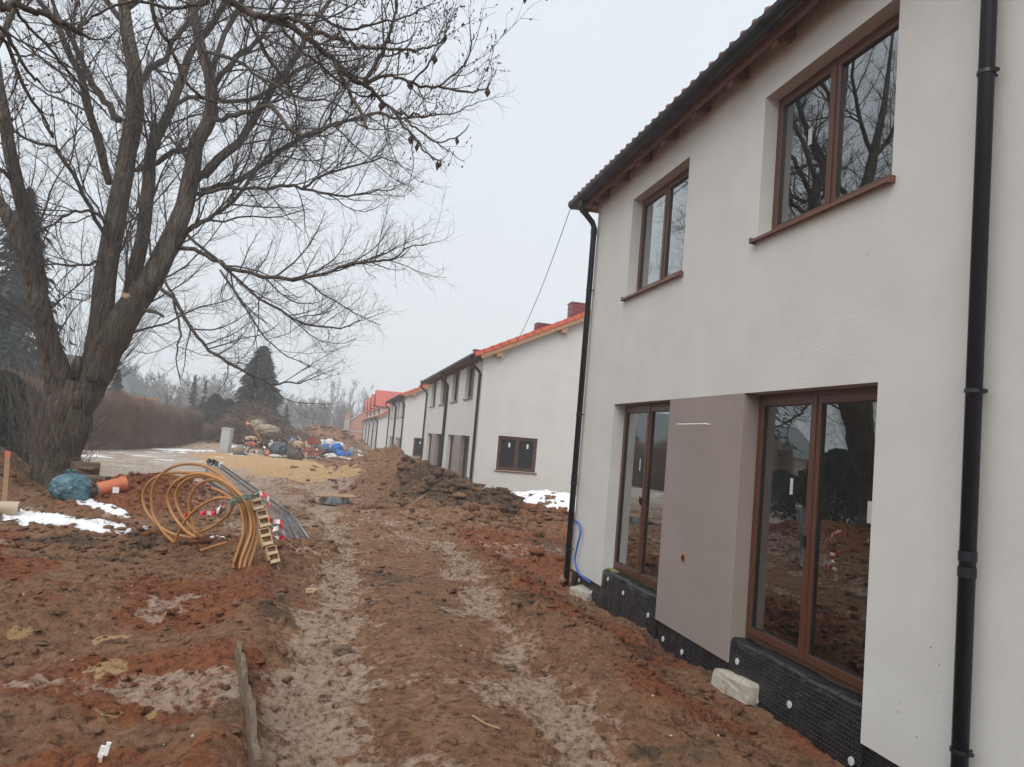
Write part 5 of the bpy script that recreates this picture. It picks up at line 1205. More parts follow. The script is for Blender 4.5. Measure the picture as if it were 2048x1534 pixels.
brush_strip('scrub_strip', 'low brown scrub left of the cabinet beyond the hedge end', [HP(430, 90), HP(520, 92), HP(570, 98)], (1.2, 1.6), 5, 16000, 'hedge', 55, .025, cat='scrub', core=False)
# ------------------------------------------------------------------ site objects
M['pe_pipe'] = mat('orange_brown_pipe_plastic', (.42, .19, .055), .42, .12, 3, .1, .002, 30, dirt=(.30, .17, .09), dsc=4)
M['galv'] = mat('galvanised_steel', (.20, .21, .22), .45, .2, 12, .15, .002, 40, metal=.6)
M['dark_steel'] = mat('dull_dark_steel', (.10, .105, .115), .45, .2, 8, .1, metal=.4)
M['pale_wood'] = wood('pale_softwood', (.46, .32, .18), (.62, .47, .30), .7, (3, 3, 12), 5)
M['old_wood'] = wood('weathered_board', (.075, .048, .032), (.17, .115, .075), .85, (12, 1, 12), 3, .5, worn=(.24, .17, .11))
M['mid_wood'] = wood('site_timber', (.26, .15, .075), (.40, .25, .14), .8, (6, 2, 6), 5)
M['pvc'] = mat('orange_sewer_pipe', (.55, .15, .07), .45, .12, 3, .08, dirt=(.35, .16, .10), dsc=3)
M['beige'] = mat('beige_clay_pipe', (.42, .32, .235), .6, .1, 3, .1)
M['bag_blue'] = mat('blue_green_sack_film', (.045, .115, .15), .38, .35, 6, .5, .02, 9, dirt=(.12, .2, .24), dsc=4)
M['bag_bright'] = mat('bright_blue_film', (.02, .14, .48), .4, .3, 5, .5, .03, 6)
M['bag_white'] = mat('white_sack_film', (.62, .62, .60), .6, .2, 4, .6, .04, 5, dirt=(.42, .40, .36), dsc=2)
M['tarp'] = mat('dark_slate_tarpaulin', (.055, .07, .09), .5, .3, 3, .5, .03, 6)
M['carpet'] = mat('dirty_beige_carpet', (.30, .25, .18), .95, .35, 4, .6, .02, 30, dirt=(.12, .09, .06), dsc=3)
M['rust'] = mat('red_brown_crate_plastic', (.30, .075, .04), .6, .2, 6, .1)
M['cab'] = mat('light_grey_cabinet', (.40, .42, .43), .55, .05, 2, .1)
M['hose'] = mat('blue_water_pipe', (.02, .11, .45), .35, .1, 5, .05)
M['lidgrey'] = mat('blue_grey_plastic', (.22, .27, .30), .6, .3, 8, .3, dirt=(.2, .15, .1), dsc=6)
def tape():
    m, t, b, o = nt('red_white_tape'); uv = t.nodes.new('ShaderNodeAttribute'); uv.attribute_name = 'run'
    s = mth(t, 'FRACT', mth(t, 'MULTIPLY', uv.outputs['Fac'], 5.0)); c = mixc(t, mth(t, 'GREATER_THAN', s, .5), (.62, .02, .05), (.75, .72, .72))
    t.links.new(c, b.inputs['Base Color']); b.inputs['Roughness'].default_value = .4; return m
M['tape'] = tape()
# coil of pipe: every winding is one strand of a single free-standing coil
def coil():
    def z(p): return (230 + p[0] / 4.763, 880 + p[1] / 4.763)
    S = [[(560, 975), (450, 860), (370, 730), (345, 580), (365, 440), (430, 340), (520, 270), (640, 232), (780, 230), (900, 265), (1010, 340), (1120, 440), (1200, 520), (1290, 620), (1350, 740), (1365, 870), (1340, 1000), (1300, 1130), (1265, 1235)],
         [(740, 935), (640, 915), (540, 890), (450, 840), (360, 760), (290, 660), (265, 560), (285, 460), (350, 380), (450, 330), (560, 310), (700, 312), (850, 320), (960, 340), (1080, 420), (1180, 500), (1260, 600), (1310, 720), (1325, 860), (1295, 1000), (1250, 1130), (1225, 1230)],
         [(770, 930), (680, 870), (590, 770), (530, 670), (500, 570), (520, 470), (590, 390), (690, 340), (800, 320), (900, 340), (1040, 400), (1160, 490), (1240, 590), (1285, 720), (1295, 870), (1255, 1000), (1205, 1130), (1185, 1230)],
         [(835, 925), (740, 850), (650, 740), (590, 620), (580, 520), (620, 430), (700, 370), (800, 350), (930, 370), (1060, 440), (1160, 540), (1225, 640), (1262, 760), (1265, 900), (1225, 1040), (1165, 1160), (1150, 1230)],
         [(770, 910), (730, 780), (705, 660), (720, 540), (780, 440), (870, 390), (960, 385), (1060, 440), (1150, 520), (1215, 620), (1245, 760), (1235, 900), (1190, 1030), (1140, 1150), (1128, 1225)],
         [(565, 985), (600, 890), (660, 780), (750, 680), (860, 600), (970, 555), (1080, 555), (1160, 590), (1205, 680), (1222, 800), (1212, 930), (1170, 1060), (1130, 1180)],
         [(790, 885), (900, 840), (1010, 770), (1090, 690), (1125, 600), (1130, 560)], [(920, 455), (1010, 490), (1100, 545), (1180, 610), (1225, 700)]]
    g = gp(500, 1137); base = Vector((g.x, g.y, g.z)); mb = MB(); yb = g.y + .12
    for i, s in enumerate(S):
        P = []
        for (a, b) in s:
            px, py = z((a, b)); k = max(0, (486 - px)) / 200; low = max(0, (py - 1040) / 100) if px > 440 else 0
            y = yb + .35 + 1.15 * k + (-.045 * (i % 3)) * (1 if px > 440 else 1.5) + .12 * math.sin(i * 2.4) * min(1, k * 2) - low * .25
            P.append(Vector(onY(px, py, y)) - base)
        mb.tube(spline(P, 5), .0185, 10)
    T = empty('pipe_coil', base, 'loose upright coil of orange-brown plastic pipe in front of the red soil heap', 'pipe coil'); mb.build('pipe', M['pe_pipe'], T, smooth=True)
    t = MB()
    for dx in (0, .05): 
        c = Vector(onY(487 + dx * 60, 999 - dx * 130, yb + .25)) - base
        P = [c + Vector((.14 * math.cos(a) * 1.0, .09 * math.sin(a) - .05, .02 * math.sin(a * 3) + .055 * math.cos(a))) for a in [k * math.pi / 8 for k in range(16)]]; t.tube(P, .009, 6, closed=True)
    t.build('binding_cord', mat('green_binding_cord', (.09, .17, .14), .8, .2, 20), T)
coil()
def offcut():
    g1, g2 = gp(400, 1107), gp(452, 1100); P = spline([g1 + Vector((0, 0, .03)), (g1 + g2) / 2 + Vector((0, .02, .045)), g2 + Vector((0, 0, .06))], 5)
    o = MB().tube(P, .021, 10).build('pipe_offcut', M['pe_pipe'], smooth=True); tag(o, 'short curved offcut of orange-brown pipe lying in the dark soil under the coil', 'pipe')
offcut()
def crate_ladder():
    """chain of small open softwood boxes leaning on the coil"""
    bot = gp(548, 1133); top = Vector(onY(510, 990, bot.y + .35)); T = empty('wooden_box_strip', bot, 'narrow strip of pale wooden boxes leaning against the right side of the coil', 'wooden boxes')
    u = (top - bot); L = u.length; u.normalize(); s = Vector((1, .25, 0)); s = (s - u * s.dot(u)).normalized(); w = u.cross(s); R = Matrix((s, w, u)).transposed()
    def b(x0, y0, z0, x1, y1, z1): MB().box((x0, y0, z0), (x1, y1, z1), R=R).build('board', M['pale_wood'], T, bevel=.002)
    for k in range(4):
        z0 = .02 + k * L / 4; z1 = z0 + L / 4 * .93; o = .012 * (-1) ** k
        w2 = .058; b(-w2 + o, -.05, z0, -w2 + .008 + o, .05, z1); b(w2 - .008 + o, -.05, z0, w2 + o, .05, z1)
        for zz in (z0, (z0 + z1) / 2, z1 - .009): b(-w2 + .008 + o, -.05, zz, w2 - .008 + o, .05, zz + .009)
        b(-w2 + o, -.056, z0, w2 + o, -.05, z0 + .04); b(-w2 + o, -.056, (z0 + z1) / 2, w2 + o, -.05, (z0 + z1) / 2 + .035)
    b(.05, .052, -.06, .064, .064, L * .8)
crate_ladder()
def fence_panel(c, label, off=0):
    P = [Vector(onY(x, y, d)) for x, y, d in c]; base = gp(c[2][0], c[2][1]); T = empty('fence_panel', base, label, 'fence panel', 'steel fence panels lying by the coil')
    P = [p - base for p in P]
    MB().tube([P[0], P[1]], .018, 8).build('rail', M['dark_steel'], T, smooth=True); MB().tube([P[3], P[2]], .018, 8).build('rail', M['dark_steel'], T, smooth=True)
    MB().tube([P[0], P[3]], .021, 8).build('post', M['galv'], T, smooth=True); MB().tube([P[1], P[2]], .021, 8).build('post', M['galv'], T, smooth=True)
    for t in (.93,): MB().tube([P[0].lerp(P[1], t), P[3].lerp(P[2], t)], .016, 8).build('stiffener', M['galv'], T)
    m = MB(); n = 46
    for k in range(1, n): m.tube([P[0].lerp(P[1], k / n), P[3].lerp(P[2], k / n)], .0022, 3, cap=False)
    for k in range(1, 9): m.tube([P[0].lerp(P[3], k / 9), P[1].lerp(P[2], k / 9)], .0022, 3, cap=False)
    w = m.build('wire_mesh', M['galv'], T); MB().box((-.035, -.01, -.05), (.035, .01, .05), T=P[0].lerp(P[1], .1)).build('label_plate', M['sticker'], T)
    MB().blob(P[0].lerp(P[3], .12), (.05, .04, .06), 1, .1).build('clamp', M['black'], T)
fence_panel([(429, 920, 15.6), (581, 1027, 12.9), (635, 1100, 12.3), (404, 953, 15.2)], 'upper grey steel mesh fence panel sloping over the red soil heap')
fence_panel([(419, 918, 15.9), (574, 1036, 13.1), (608, 1101, 12.0), (408, 957, 15.4)], 'lower grey steel fence panel lying right under the other one')
def ribbon(pts, label, d, wd=.07):
    P = spline([Vector(onY(230 + x / 4.763, 880 + y / 4.763, dd)) for (x, y), dd in zip(pts, d)], 6); V = []; F = []; run = []; s = 0; rg = random.Random(len(pts))
    for i, p in enumerate(P):
        if i: s += (P[i] - P[i - 1]).length
        tw = i * .55 + rg.uniform(-.4, .4); w = Vector((.35 * math.sin(tw), .5 * math.cos(tw), .8)).normalized() * wd / 2; V += [p - w, p + w]; run += [s, s]
    mb = MB(); mb.add(V, [(2 * i, 2 * i + 1, 2 * i + 3, 2 * i + 2) for i in range(len(P) - 1)]); o = mb.build('barrier_tape', M['tape'])
    a = o.data.attributes.new('run', 'FLOAT', 'POINT'); a.data.foreach_set('value', run); tag(o, label, 'barrier tape', 'red and white tape around the coil')
ribbon([(655, 725), (680, 715), (705, 700)], 'tiny red tape scrap on the soil heap inside the coil', [12.6, 12.6, 12.6])
ribbon([(810, 700), (870, 692), (920, 700), (965, 690), (1000, 640), (1050, 570), (1045, 540)], 'red and white tape hanging across the soil heap inside the coil', [12.5, 12.5, 12.4, 12.4, 12.4, 12.4, 12.4])
ribbon([(1280, 525), (1360, 500), (1430, 530), (1470, 590), (1450, 640)], 'red and white tape wound round the upper rail of the fence panel', [12.6] * 5)
ribbon([(1455, 740), (1500, 775), (1580, 780), (1560, 830), (1500, 855)], 'red and white tape tangled on the lower rail of the fence panel', [12.3] * 5)
ribbon([(1580, 790), (1600, 860), (1620, 920), (1560, 930), (1510, 940)], 'red and white tape trailing off the lower rail to the ground', [12.2] * 5)
ribbon([(1640, 1042), (1700, 1030), (1730, 1028)], 'red tape scrap on the mud below the fence panels', [11.9] * 3)
ribbon([(1360, 1030), (1390, 1020), (1410, 1045)], 'red tape scrap beside the foot of the wooden boxes', [11.3] * 3)
def sack(name, px, py, wpx, hpx, label, m, y=None, cat='sack', group=None, seed=1, j=.16, deep=.8):
    g = gp(px, py) if y is None else Vector(onY(px, py, y)); s = g.y / FL; rx, rz = wpx / 2 * s, hpx / 2 * s
    T = MB().crumple((0, 0, rz * .72), (rx, rx * deep, rz * 1.1), j, seed).build(name, M[m]); T.location = g
    return tag(T, label, cat, group)
def bag_left():
    T = sack('rubbish_sack', 140, 998, 66, 50, 'crumpled blue-green plastic sack lying at the foot of the big tree', 'bag_blue', seed=5, j=.13); g = T.location
    k = MB(); 
    for i in range(9):
        a = i * .7; k.add([(.02 * math.cos(a) - .05, -.02, .36), (.09 * math.cos(a) - .05, .09 * math.sin(a), .50 + .03 * math.sin(i * 3)), (.09 * math.cos(a + .7) - .05, .09 * math.sin(a + .7), .47), (.02 * math.cos(a + .7) - .05, -.02, .36)], [(0, 1, 2, 3)])
    k.build('sack_neck', M['bag_blue'], T)
bag_left()
def pipe_obj(name, a, b, r, m, label, cat='pipe', wall=.012, n=20, cap=None, band=None, group=None):
    a, b = Vector(a), Vector(b); d = (b - a).normalized(); T = empty(name, a, label, cat, group); mb = MB(); L = (b - a).length
    prof = [(0, r), (L, r), (L, r - wall), (0, r - wall)]; u = d.orthogonal().normalized(); v = d.cross(u); V = []
    for (t, q) in prof: V += [d * t + (u * math.cos(2 * math.pi * k / n) + v * math.sin(2 * math.pi * k / n)) * q for k in range(n)]
    mb.add(V, [(i * n + k, i * n + (k + 1) % n, ((i + 1) % 4) * n + (k + 1) % n, ((i + 1) % 4) * n + k) for i in range(4) for k in range(n)])
    mb.build('pipe_wall', m, T, smooth=False)
    if cap: MB().tube([d * .004, d * .012], r - wall * .8, n).build('end_cap', M[cap], T)
    if band: MB().tube([d * (L - .1), d * L], r + .014, n, cap=False).build('socket', m, T)
    return T
g1, g2 = gp(193, 993), gp(247, 985)
pp = pipe_obj('sewer_pipe', g1 + Vector((0, 0, .10)), g2 + Vector((.0, .1, .13)), .125, M['pvc'], 'short thick orange pipe lying right of the blue-green sack', band=True, cap='lidgrey')
MB().box((.0, -.0, -.05), (.1, .004, .05), R=rot(0, 0, 8), T=(.27, -.118, .03)).build('paper_label', M['sticker'], pp)
ga, gb = gp(-25, 1030), gp(36, 1032); pipe_obj('clay_pipe', ga + Vector((-.1, -.05, .10)), gb + Vector((0, 0, .10)), .108, M['beige'], 'thick beige pipe end poking in from the left edge above the snow', wall=.015)
ga = gp(286, 1060); pipe_obj('pipe_stub', ga + Vector((-.0, 0, .02)), ga + Vector((.05, -.06, .035)), .028, M['sticker'], 'small white pipe end sticking out at the foot of the red soil heap')
ga = gp(1128, 1168); pipe_obj('drain_pipe', ga + Vector((-.1, -.1, .05)), Vector((3.86, 11.93, ga.z + .08)), .058, mat('brown_drain_pipe', (.20, .085, .05), .5, .1, 3), 'brown drain pipe stub under the downpipe at the near house corner', wall=.006, band=True)
def stake(a, b, w, label, m, tip=None, name='wooden_stake'):
    a, b = Vector(a), Vector(b); d = b - a; T = empty(name, a, label, 'stake'); u = Vector((1, .2, 0)).normalized() * w; v = Vector((-.2, 1, 0)).normalized() * w * .5
    V = [-u - v, u - v, u + v, -u + v]; V += [p + d for p in V]; MB().add(V, [(0, 1, 5, 4), (1, 2, 6, 5), (2, 3, 7, 6), (3, 0, 4, 7), (4, 5, 6, 7), (0, 3, 2, 1)]).build('shaft', m, T)
    if tip: V2 = [p * 1.08 + d * k for k in (.9, 1.004) for p in (-u - v, u - v, u + v, -u + v)]; MB().add(V2, [(0, 1, 5, 4), (1, 2, 6, 5), (2, 3, 7, 6), (3, 0, 4, 7), (4, 5, 6, 7)]).build('painted_tip', tip, T)
g = gp(9, 1012); stake(g - Vector((0, 0, .1)), Vector(onY(16, 903, g.y)), .035, 'wooden survey stake with an orange painted tip at the left edge', M['mid_wood'], M['pvc'])
def marker():
    g = gp(200, 1530); y = g.y; T = empty('survey_marker', g - Vector((0, 0, .02)), 'small splintered white marker peg in the mud at the bottom left', 'marker peg'); o = g
    MB().box((-.008, -.006, 0), (.008, .006, .06)).build('peg', M['pale_wood'], T)
    m = MB(); m.box((-.026, -.008, .05), (-.002, .006, .095), R=rot(0, 12, 8)).box((.0, -.01, .055), (.022, .004, .118), R=rot(0, 10, -6)).box((-.035, -.006, .035), (-.01, .006, .06), R=rot(4, 25, 0)); m.build('white_block', M['sticker'], T, bevel=.002)
marker()
def plank():
    a = gp(471, 1308); b = gp(500, 1534); d = b - a; b = a + d * 1.15; T_ = empty('plank', a, 'long muddy plank set on edge in the soil ridge at the lower left', 'plank'); n = 22; rg = random.Random(4); V = []
    for i in range(n + 1):
        t = i / n; p = (b - a) * t; z = hz(a.x + p.x, a.y + p.y) - a.z; h = .085 + .03 * min(1, t * 3) + rg.uniform(-.008, .008); w = .014 + .006 * t + rg.uniform(-.003, .003); 
        if rg.random() < .12: h -= .02
        q = Vector((p.x, p.y, z)); V += [q + Vector((-w, 0, -.1)), q + Vector((w, 0, -.1)), q + Vector((w + .012, 0, h - .01 + rg.uniform(-.004, .004))), q + Vector((-w + .012, 0, h + rg.uniform(-.004, .004)))]
    F = [(4 * i + k, 4 * i + (k + 1) % 4, 4 * i + 4 + (k + 1) % 4, 4 * i + 4 + k) for i in range(n) for k in range(4)] + [(0, 1, 2, 3), (4 * n + 3, 4 * n + 2, 4 * n + 1, 4 * n)]
    MB().add(V, F).build('board', M['old_wood'], T_)
plank()
def stone(px, py, w, d, h, label, m='lime', rz=0, tilt=(0, 0), name='limestone_block', seed=3, cat='block', y=None, dz=0):
    g = gp(px, py); rg = random.Random(seed); n = 5; V = []; F = []; mb = MB()
    import bmesh
    bm = bmesh.new(); bmesh.ops.create_cube(bm, size=1); bmesh.ops.subdivide_edges(bm, edges=bm.edges[:], cuts=4, use_grid_fill=True)
    for v in bm.verts:
        c = v.co; e = (abs(c.x) > .45) + (abs(c.y) > .45) + (abs(c.z) > .45)
        k = .025 if e >= 2 else .0; v.co = Vector((c.x * w * (1 - k * 2) + rg.gauss(0, .004), c.y * d * (1 - k * 2) + rg.gauss(0, .004), c.z * h * (1 - k * 2) + rg.gauss(0, .004)))
        if e == 3: v.co *= rg.uniform(.93, 1)
    me = bpy.data.meshes.new(name); bm.to_mesh(me); bm.free(); me.materials.append(M[m]); o = bpy.data.objects.new(name, me); COL.objects.link(o); o.location = g + Vector((0, 0, h * .42 + dz)); o.rotation_euler = (rad(tilt[0]), rad(tilt[1]), rz); return tag(o, label, cat)
stone(1478, 1392, .24, .60, .20, 'pale rough building block lying against the membrane below the near terrace door', rz=.10, tilt=(-3, 8), dz=-.0)
stone(1170, 1195, .30, .42, .16, 'pale broken block with soil on top at the near house corner', rz=.4, tilt=(4, -6), seed=8, dz=-.03)
stone(1597, 1432, .11, .09, .06, 'fist-sized bluish grey stone in the red soil near the lower right', m='lidgrey', seed=9, cat='stone', name='stone')
stone(683, 1310, .14, .09, .07, 'dark clod of frozen earth in the left wheel track', m='old_wood', seed=10, cat='clod', name='earth_clod')
stone(1020, 1340, .09, .06, .035, 'flat reddish clod between the two wheel tracks', m='old_wood', seed=12, cat='clod', name='earth_clod')
stone(620, 1188, .09, .05, .05, 'pale wood offcut at the edge of the left wheel track', m='pale_wood', seed=13, cat='offcut', name='wood_offcut', rz=.5)
stone(560, 1205, .07, .07, .07, 'small dark wood block in the soil below the coil', m='old_wood', seed=14, cat='offcut', name='wood_offcut', rz=.5)
def stick(pts, r, label, m='pale_wood'):
    P = [gp(x, y) + Vector((0, 0, .012 + r)) for x, y in pts]; tag(MB().tube(spline(P, 4), r, 6).build('stick', M[m]), label, 'stick')
stick([(944, 1441), (970, 1455), (1000, 1469)], .0055, 'thin pale stick lying on the mud at the bottom centre', 'mid_wood')
stick([(812, 1018), (835, 1005), (852, 992)], .012, 'grey stick poking out of the brown heap in front of the white row', 'mid_wood')
stick([(818, 950), (826, 938), (832, 928)], .02, 'bare stick leaning on the small brown heap by the second block', 'old_wood')
def hose():
    P = [(3.93, 11.72, .42), (3.875, 11.66, .44), (3.86, 11.50, .36), (3.86, 11.40, .16), (3.865, 11.42, -.02), (3.87, 11.36, -.16), (3.87, 11.18, -.27), (3.89, 10.98, -.34)]
    tag(MB().tube(spline([onX(1148, 1040, 3.90), onX(1156, 1046, 3.87), onX(1161, 1064, 3.86), onX(1154, 1095, 3.86), onX(1150, 1122, 3.86), onX(1157, 1145, 3.865), onX(1172, 1159, 3.88), onX(1182, 1166, 3.94)], 6), .0155, 10).build('water_pipe', M['hose'], smooth=True), 'blue flexible water pipe bending out of the near house corner into the ground', 'water pipe')
hose()
def cable(a, b, sag, label, r=.006):
    a, b = Vector(a), Vector(b); P = [a.lerp(b, t) - Vector((0, 0, sag * 4 * t * (1 - t))) for t in [k / 24 for k in range(25)]]
    tag(MB().tube(P, r, 5).build('cable', M['galv']), label, 'cable', 'cables slung between the eaves')
cable((3.52, 12.35, 5.80), (5.35, 28.3, 4.93), 1.15, 'thin slack cable from the near house gutter to the next block', .007)
cable((4.75, 46.9, 4.75), (4.9, 55.0, 4.25), .45, 'thin slack cable between the second and third block', .008)
# planks by the tree
for i, (p, q, w_, h_, lb) in enumerate([((150, 932), (192, 938), .09, .05, 'topmost short board of the stack between tree and orange pipe'), ((160, 952), (216, 956), .10, .05, 'lower brown board of the stack between tree and orange pipe'), ((172, 968), (200, 972), .12, .06, 'dark board under the stack beside the blue-green sack'), ((150, 990), (200, 1002), .05, .02, 'thin pale lath lying across the soil below the sack')]):
    a, b = gp(*p), gp(*q); y = 16.2 - i * .45; a = Vector(onY(p[0], p[1], y)); b = Vector(onY(q[0], q[1], y - .15)); d = b - a
    R = d.to_track_quat('X', 'Z').to_matrix(); o = MB().box((0, -w_, -h_ / 2), (d.length, w_, h_ / 2)).build('board', M['old_wood'] if i != 3 else M['mid_wood'], bevel=.004); o.matrix_world = Matrix.Translation(a) @ R.to_4x4(); tag(o, lb, 'board')
o = MB().box((-.25, -.2, 0), (.25, .2, .42)).build('crate', M['old_wood']); o.location = Vector(onY(166, 968, 16.3)); o.rotation_euler = (0, 0, .3); tag(o, 'dark wooden crate under the boards beside the big trunk', 'crate')
# cabinet
def cabinet():
    g = gp(449, 905); s = g.y / FL; h = 44 * s; w = 19 * s; T = empty('electrical_cabinet', g, 'light grey electrical cabinet standing crooked left of the brush heap', 'electrical cabinet'); T.rotation_euler = (0, rad(2.2), -.45)
    MB().box((-w / 2, -w * .27, -.1), (w / 2, w * .27, h)).build('housing', M['cab'], T, bevel=.012); MB().box((-w / 2 - .03, -w * .32, h + .002), (w / 2 + .03, w * .32, h + .06)).build('lid', M['cab'], T, bevel=.01); MB().box((-w / 2 + .04, -w * .27 - .012, .1), (w / 2 - .04, -w * .27 - .002, h - .08)).build('door', M['cab'], T, bevel=.004)
cabinet()
# brush and rubbish heap -----------------------------------------------------
HY = 52.0
def hp(px, py, y=None): return Vector(onY(px, py, y or HY))
def brush_heap():
    rg = random.Random(61); c = at(505, HY + 3); T = empty('brush_heap', c, 'big tangled heap of cut branches and roots right of the grey cabinet', 'brush heap'); mb = MB(); mb2 = MB()
    core = MB().blob((0, 0, .1), (1.9, 1.7, 1.35), 3, .3, 3).build('earth_core', M['hedge'], T)
    for i in range(5200):
        a = rg.uniform(0, 6.28); q = rg.random() ** .6; x = 2.9 * q * math.cos(a); y = 2.5 * q * math.sin(a); z = 2.35 * (1 - q ** 1.6) * rg.uniform(.3, 1.02)
        d = Vector((rg.gauss(0, 1), rg.gauss(0, 1), rg.gauss(.1, .45))).normalized()
        grow(mb if i % 3 else mb2, rg, (x, y, z), d, rg.uniform(.4, 1.6), rg.uniform(.010, .026) * (1 if i % 10 else 2.5), 4, 3, -.1, .15)
    mb.build('branches', M['hedge'], T)['kind'] = 'stuff'; mb2.build('pale_branches', M['shoot'], T)['kind'] = 'stuff'
brush_heap()
def root_heap():
    rg = random.Random(62); c = at(585, HY + 6); T = empty('brush_heap', c, 'lower heap of branches and uprooted stumps behind the rubbish', 'brush heap'); mb = MB()
    MB().blob((0, 0, .0), (2.7, 1.9, .75), 3, .3, 5).build('earth_core', M['hedge'], T)
    for i in range(2600):
        a = rg.uniform(0, 6.28); q = rg.random() ** .6; x = 3.8 * q * math.cos(a); y = 2.6 * q * math.sin(a); z = 1.5 * (1 - q ** 1.6) * rg.uniform(.3, 1.05)
        grow(mb, rg, (x, y, z), Vector((rg.gauss(0, 1), rg.gauss(0, 1), rg.gauss(.2, .5))), rg.uniform(.3, 1.2), rg.uniform(.008, .02), 4, 3, -.1, .2)
    mb.build('branches', M['hedge'], T)['kind'] = 'stuff'
root_heap()
def pole(a, b, r, label, m, name='pole', cat='pole', y=None, y2=None, n=8):
    A, B = hp(*a, y), hp(*b, y2 or y); tag(MB().tube([A, A.lerp(B, .5) + Vector((.0, 0, .02)), B], r, n).build(name, M[m]), label, cat)
pole((461, 811), (512, 848), .035, 'long thin pole jutting from the top of the brush heap to the left', 'twig', y=54)
pole((452, 834), (481, 842), .018, 'thin pale lath sticking out of the left of the brush heap', 'mid_wood', y=53)
pole((511, 862), (522, 880), .055, 'short square timber standing out of the rubbish under the carpet', 'mid_wood', y=49.5)
pole((528, 879), (526, 913), .028, 'upright grey metal tube in front of the brush heap', 'galv', y=48.5)
pole((594, 872), (602, 880), .05, 'pale wood post behind the blue hoop', 'pale_wood', y=54)
pole((611, 882), (615, 900), .085, 'yellowish timber post leaning at the left of the red crates', 'pale_wood', y=50)
pole((619, 861), (625, 880), .05, 'orange timber batten leaning above the red crates', 'mid_wood', y=55)
pole((592, 869), (620, 861), .03, 'pale curved branch lying across the top behind the blue sheet', 'shoot', y=58)
pole((452, 845), (459, 862), .02, 'green fence post left of the cabinet lid', 'bag_blue', y=60)
def log():
    A, B = hp(562, 888, 49), hp(597, 918, 46); rg = random.Random(5); P = [A.lerp(B, k / 9) + Vector((rg.gauss(0, .04), 0, rg.gauss(0, .05))) for k in range(10)]
    mb = MB(); bumpy_trunk(mb, P, [.14, .2, .26, .3, .3], 12, .1, 4); tag(mb.build('tree_log', M['bark'], smooth=True), 'thick mossy log sloping down to the right through the rubbish', 'log')
log()
SG = 'bags and sheets in the rubbish heap'
sack('carpet_roll', 535, 868, 46, 18, 'rolled beige carpet draped over the top of the brush heap', 'carpet', y=50, cat='carpet', seed=11, j=.22); sack('carpet_roll', 514, 856, 24, 16, 'narrow striped end of carpet left of the draped roll', 'carpet', y=50.2, cat='carpet', seed=12, j=.2)
sack('jute_bundle', 476, 905, 20, 12, 'pale beige bundle lying right of the cabinet foot', 'carpet', y=47.5, cat='bundle', seed=13, j=.25); sack('rubber_lump', 480, 914, 24, 10, 'flat black rubber lump in front of the beige bundle', 'black', y=46.5, cat='rubber lump', seed=14, j=.1)
sack('dark_sheet', 556, 908, 30, 24, 'dark slate tarpaulin bundle right of the orange pipe', 'tarp', y=47.5, cat='tarpaulin', seed=15, j=.2); sack('dark_sheet', 634, 905, 46, 14, 'long dark slate sheet lying in front of the red crates', 'tarp', y=51, cat='tarpaulin', seed=16, j=.25)
sack('plastic_sack', 658, 900, 24, 22, 'tallest white sack, heaped behind the dark sheet', 'bag_white', y=57, cat='sack', seed=17, j=.22, group=SG); sack('plastic_sack', 643, 893, 14, 14, 'small white sack at the right end of the red crates', 'bag_white', y=56.5, seed=18, j=.2, group=SG); sack('plastic_sack', 677, 896, 22, 12, 'white sack lying above the bright blue bags', 'bag_white', y=58, seed=19, j=.2, group=SG)
sack('plastic_sack', 673, 905, 20, 18, 'larger bright blue bag in the rubbish', 'bag_bright', y=56, seed=20, j=.28, group=SG); sack('plastic_sack', 679, 911, 16, 10, 'low bright blue bag in front of the larger one', 'bag_bright', y=55, seed=21, j=.25, group=SG); sack('plastic_sack', 695, 911, 11, 8, 'smallest bright blue bag at the right of the rubbish', 'bag_bright', y=55, seed=22, j=.25, group=SG); sack('plastic_sack', 650, 900, 12, 12, 'dark blue crumpled sheet between white sack and dark sheet', 'bag_bright', y=55.5, seed=23, j=.3, group=SG)
sack('plastic_sack', 688, 904, 12, 10, 'tan cardboard-coloured sack right of the blue bags', 'mid_wood', y=57, seed=24, j=.15, group=SG); sack('plastic_sack', 702, 912, 12, 18, 'blue grey sack standing at the right end of the rubbish', 'lidgrey', y=57.5, seed=25, j=.15, group=SG); sack('plastic_sack', 662, 917, 22, 10, 'flat greyish white film in front of the dark sheet', 'bag_white', y=50, seed=26, j=.3, group=SG); sack('plastic_sack', 644, 912, 26, 14, 'grey translucent film bundle between lattice and blue bags', 'lidgrey', y=51, seed=27, j=.3, group=SG)
sack('blue_sheet', 614, 873, 12, 5, 'small turquoise sheet lying on top behind the red crates', 'bag_blue', y=57, cat='sheet', seed=28, j=.3); sack('yellow_tangle', 503, 880, 18, 7, 'tangle of yellow plastic straps on the brush heap', 'pale_wood', y=49.6, cat='straps', seed=29, j=.5); sack('red_sack', 502, 891, 16, 7, 'small orange-red bag low on the brush heap', 'pvc', y=49, cat='bag', seed=30, j=.3)
sack('white_debris', 542, 893, 8, 12, 'white curved plastic shard above the dark tarpaulin', 'bag_white', y=49, cat='debris', seed=31, j=.4); sack('white_debris', 549, 914, 18, 5, 'white foam sheet lying under the orange pipe', 'bag_white', y=46.5, cat='debris', seed=32, j=.3); sack('white_debris', 627, 916, 24, 4, 'flat white sheet below the red lattice', 'bag_white', y=49, cat='debris', seed=33, j=.3); sack('white_debris', 586, 893, 16, 14, 'jumble of pale scraps inside the blue hoop', 'carpet', y=51, cat='debris', seed=34, j=.5); sack('white_debris', 596, 895, 14, 12, 'yellowish dry scraps right of the blue hoop', 'pale_wood', y=50.6, cat='debris', seed=35, j=.5)
sack('red_sack', 587, 906, 14, 8, 'small reddish pot lying under the pale scraps', 'pvc', y=49, cat='bag', seed=36, j=.2)
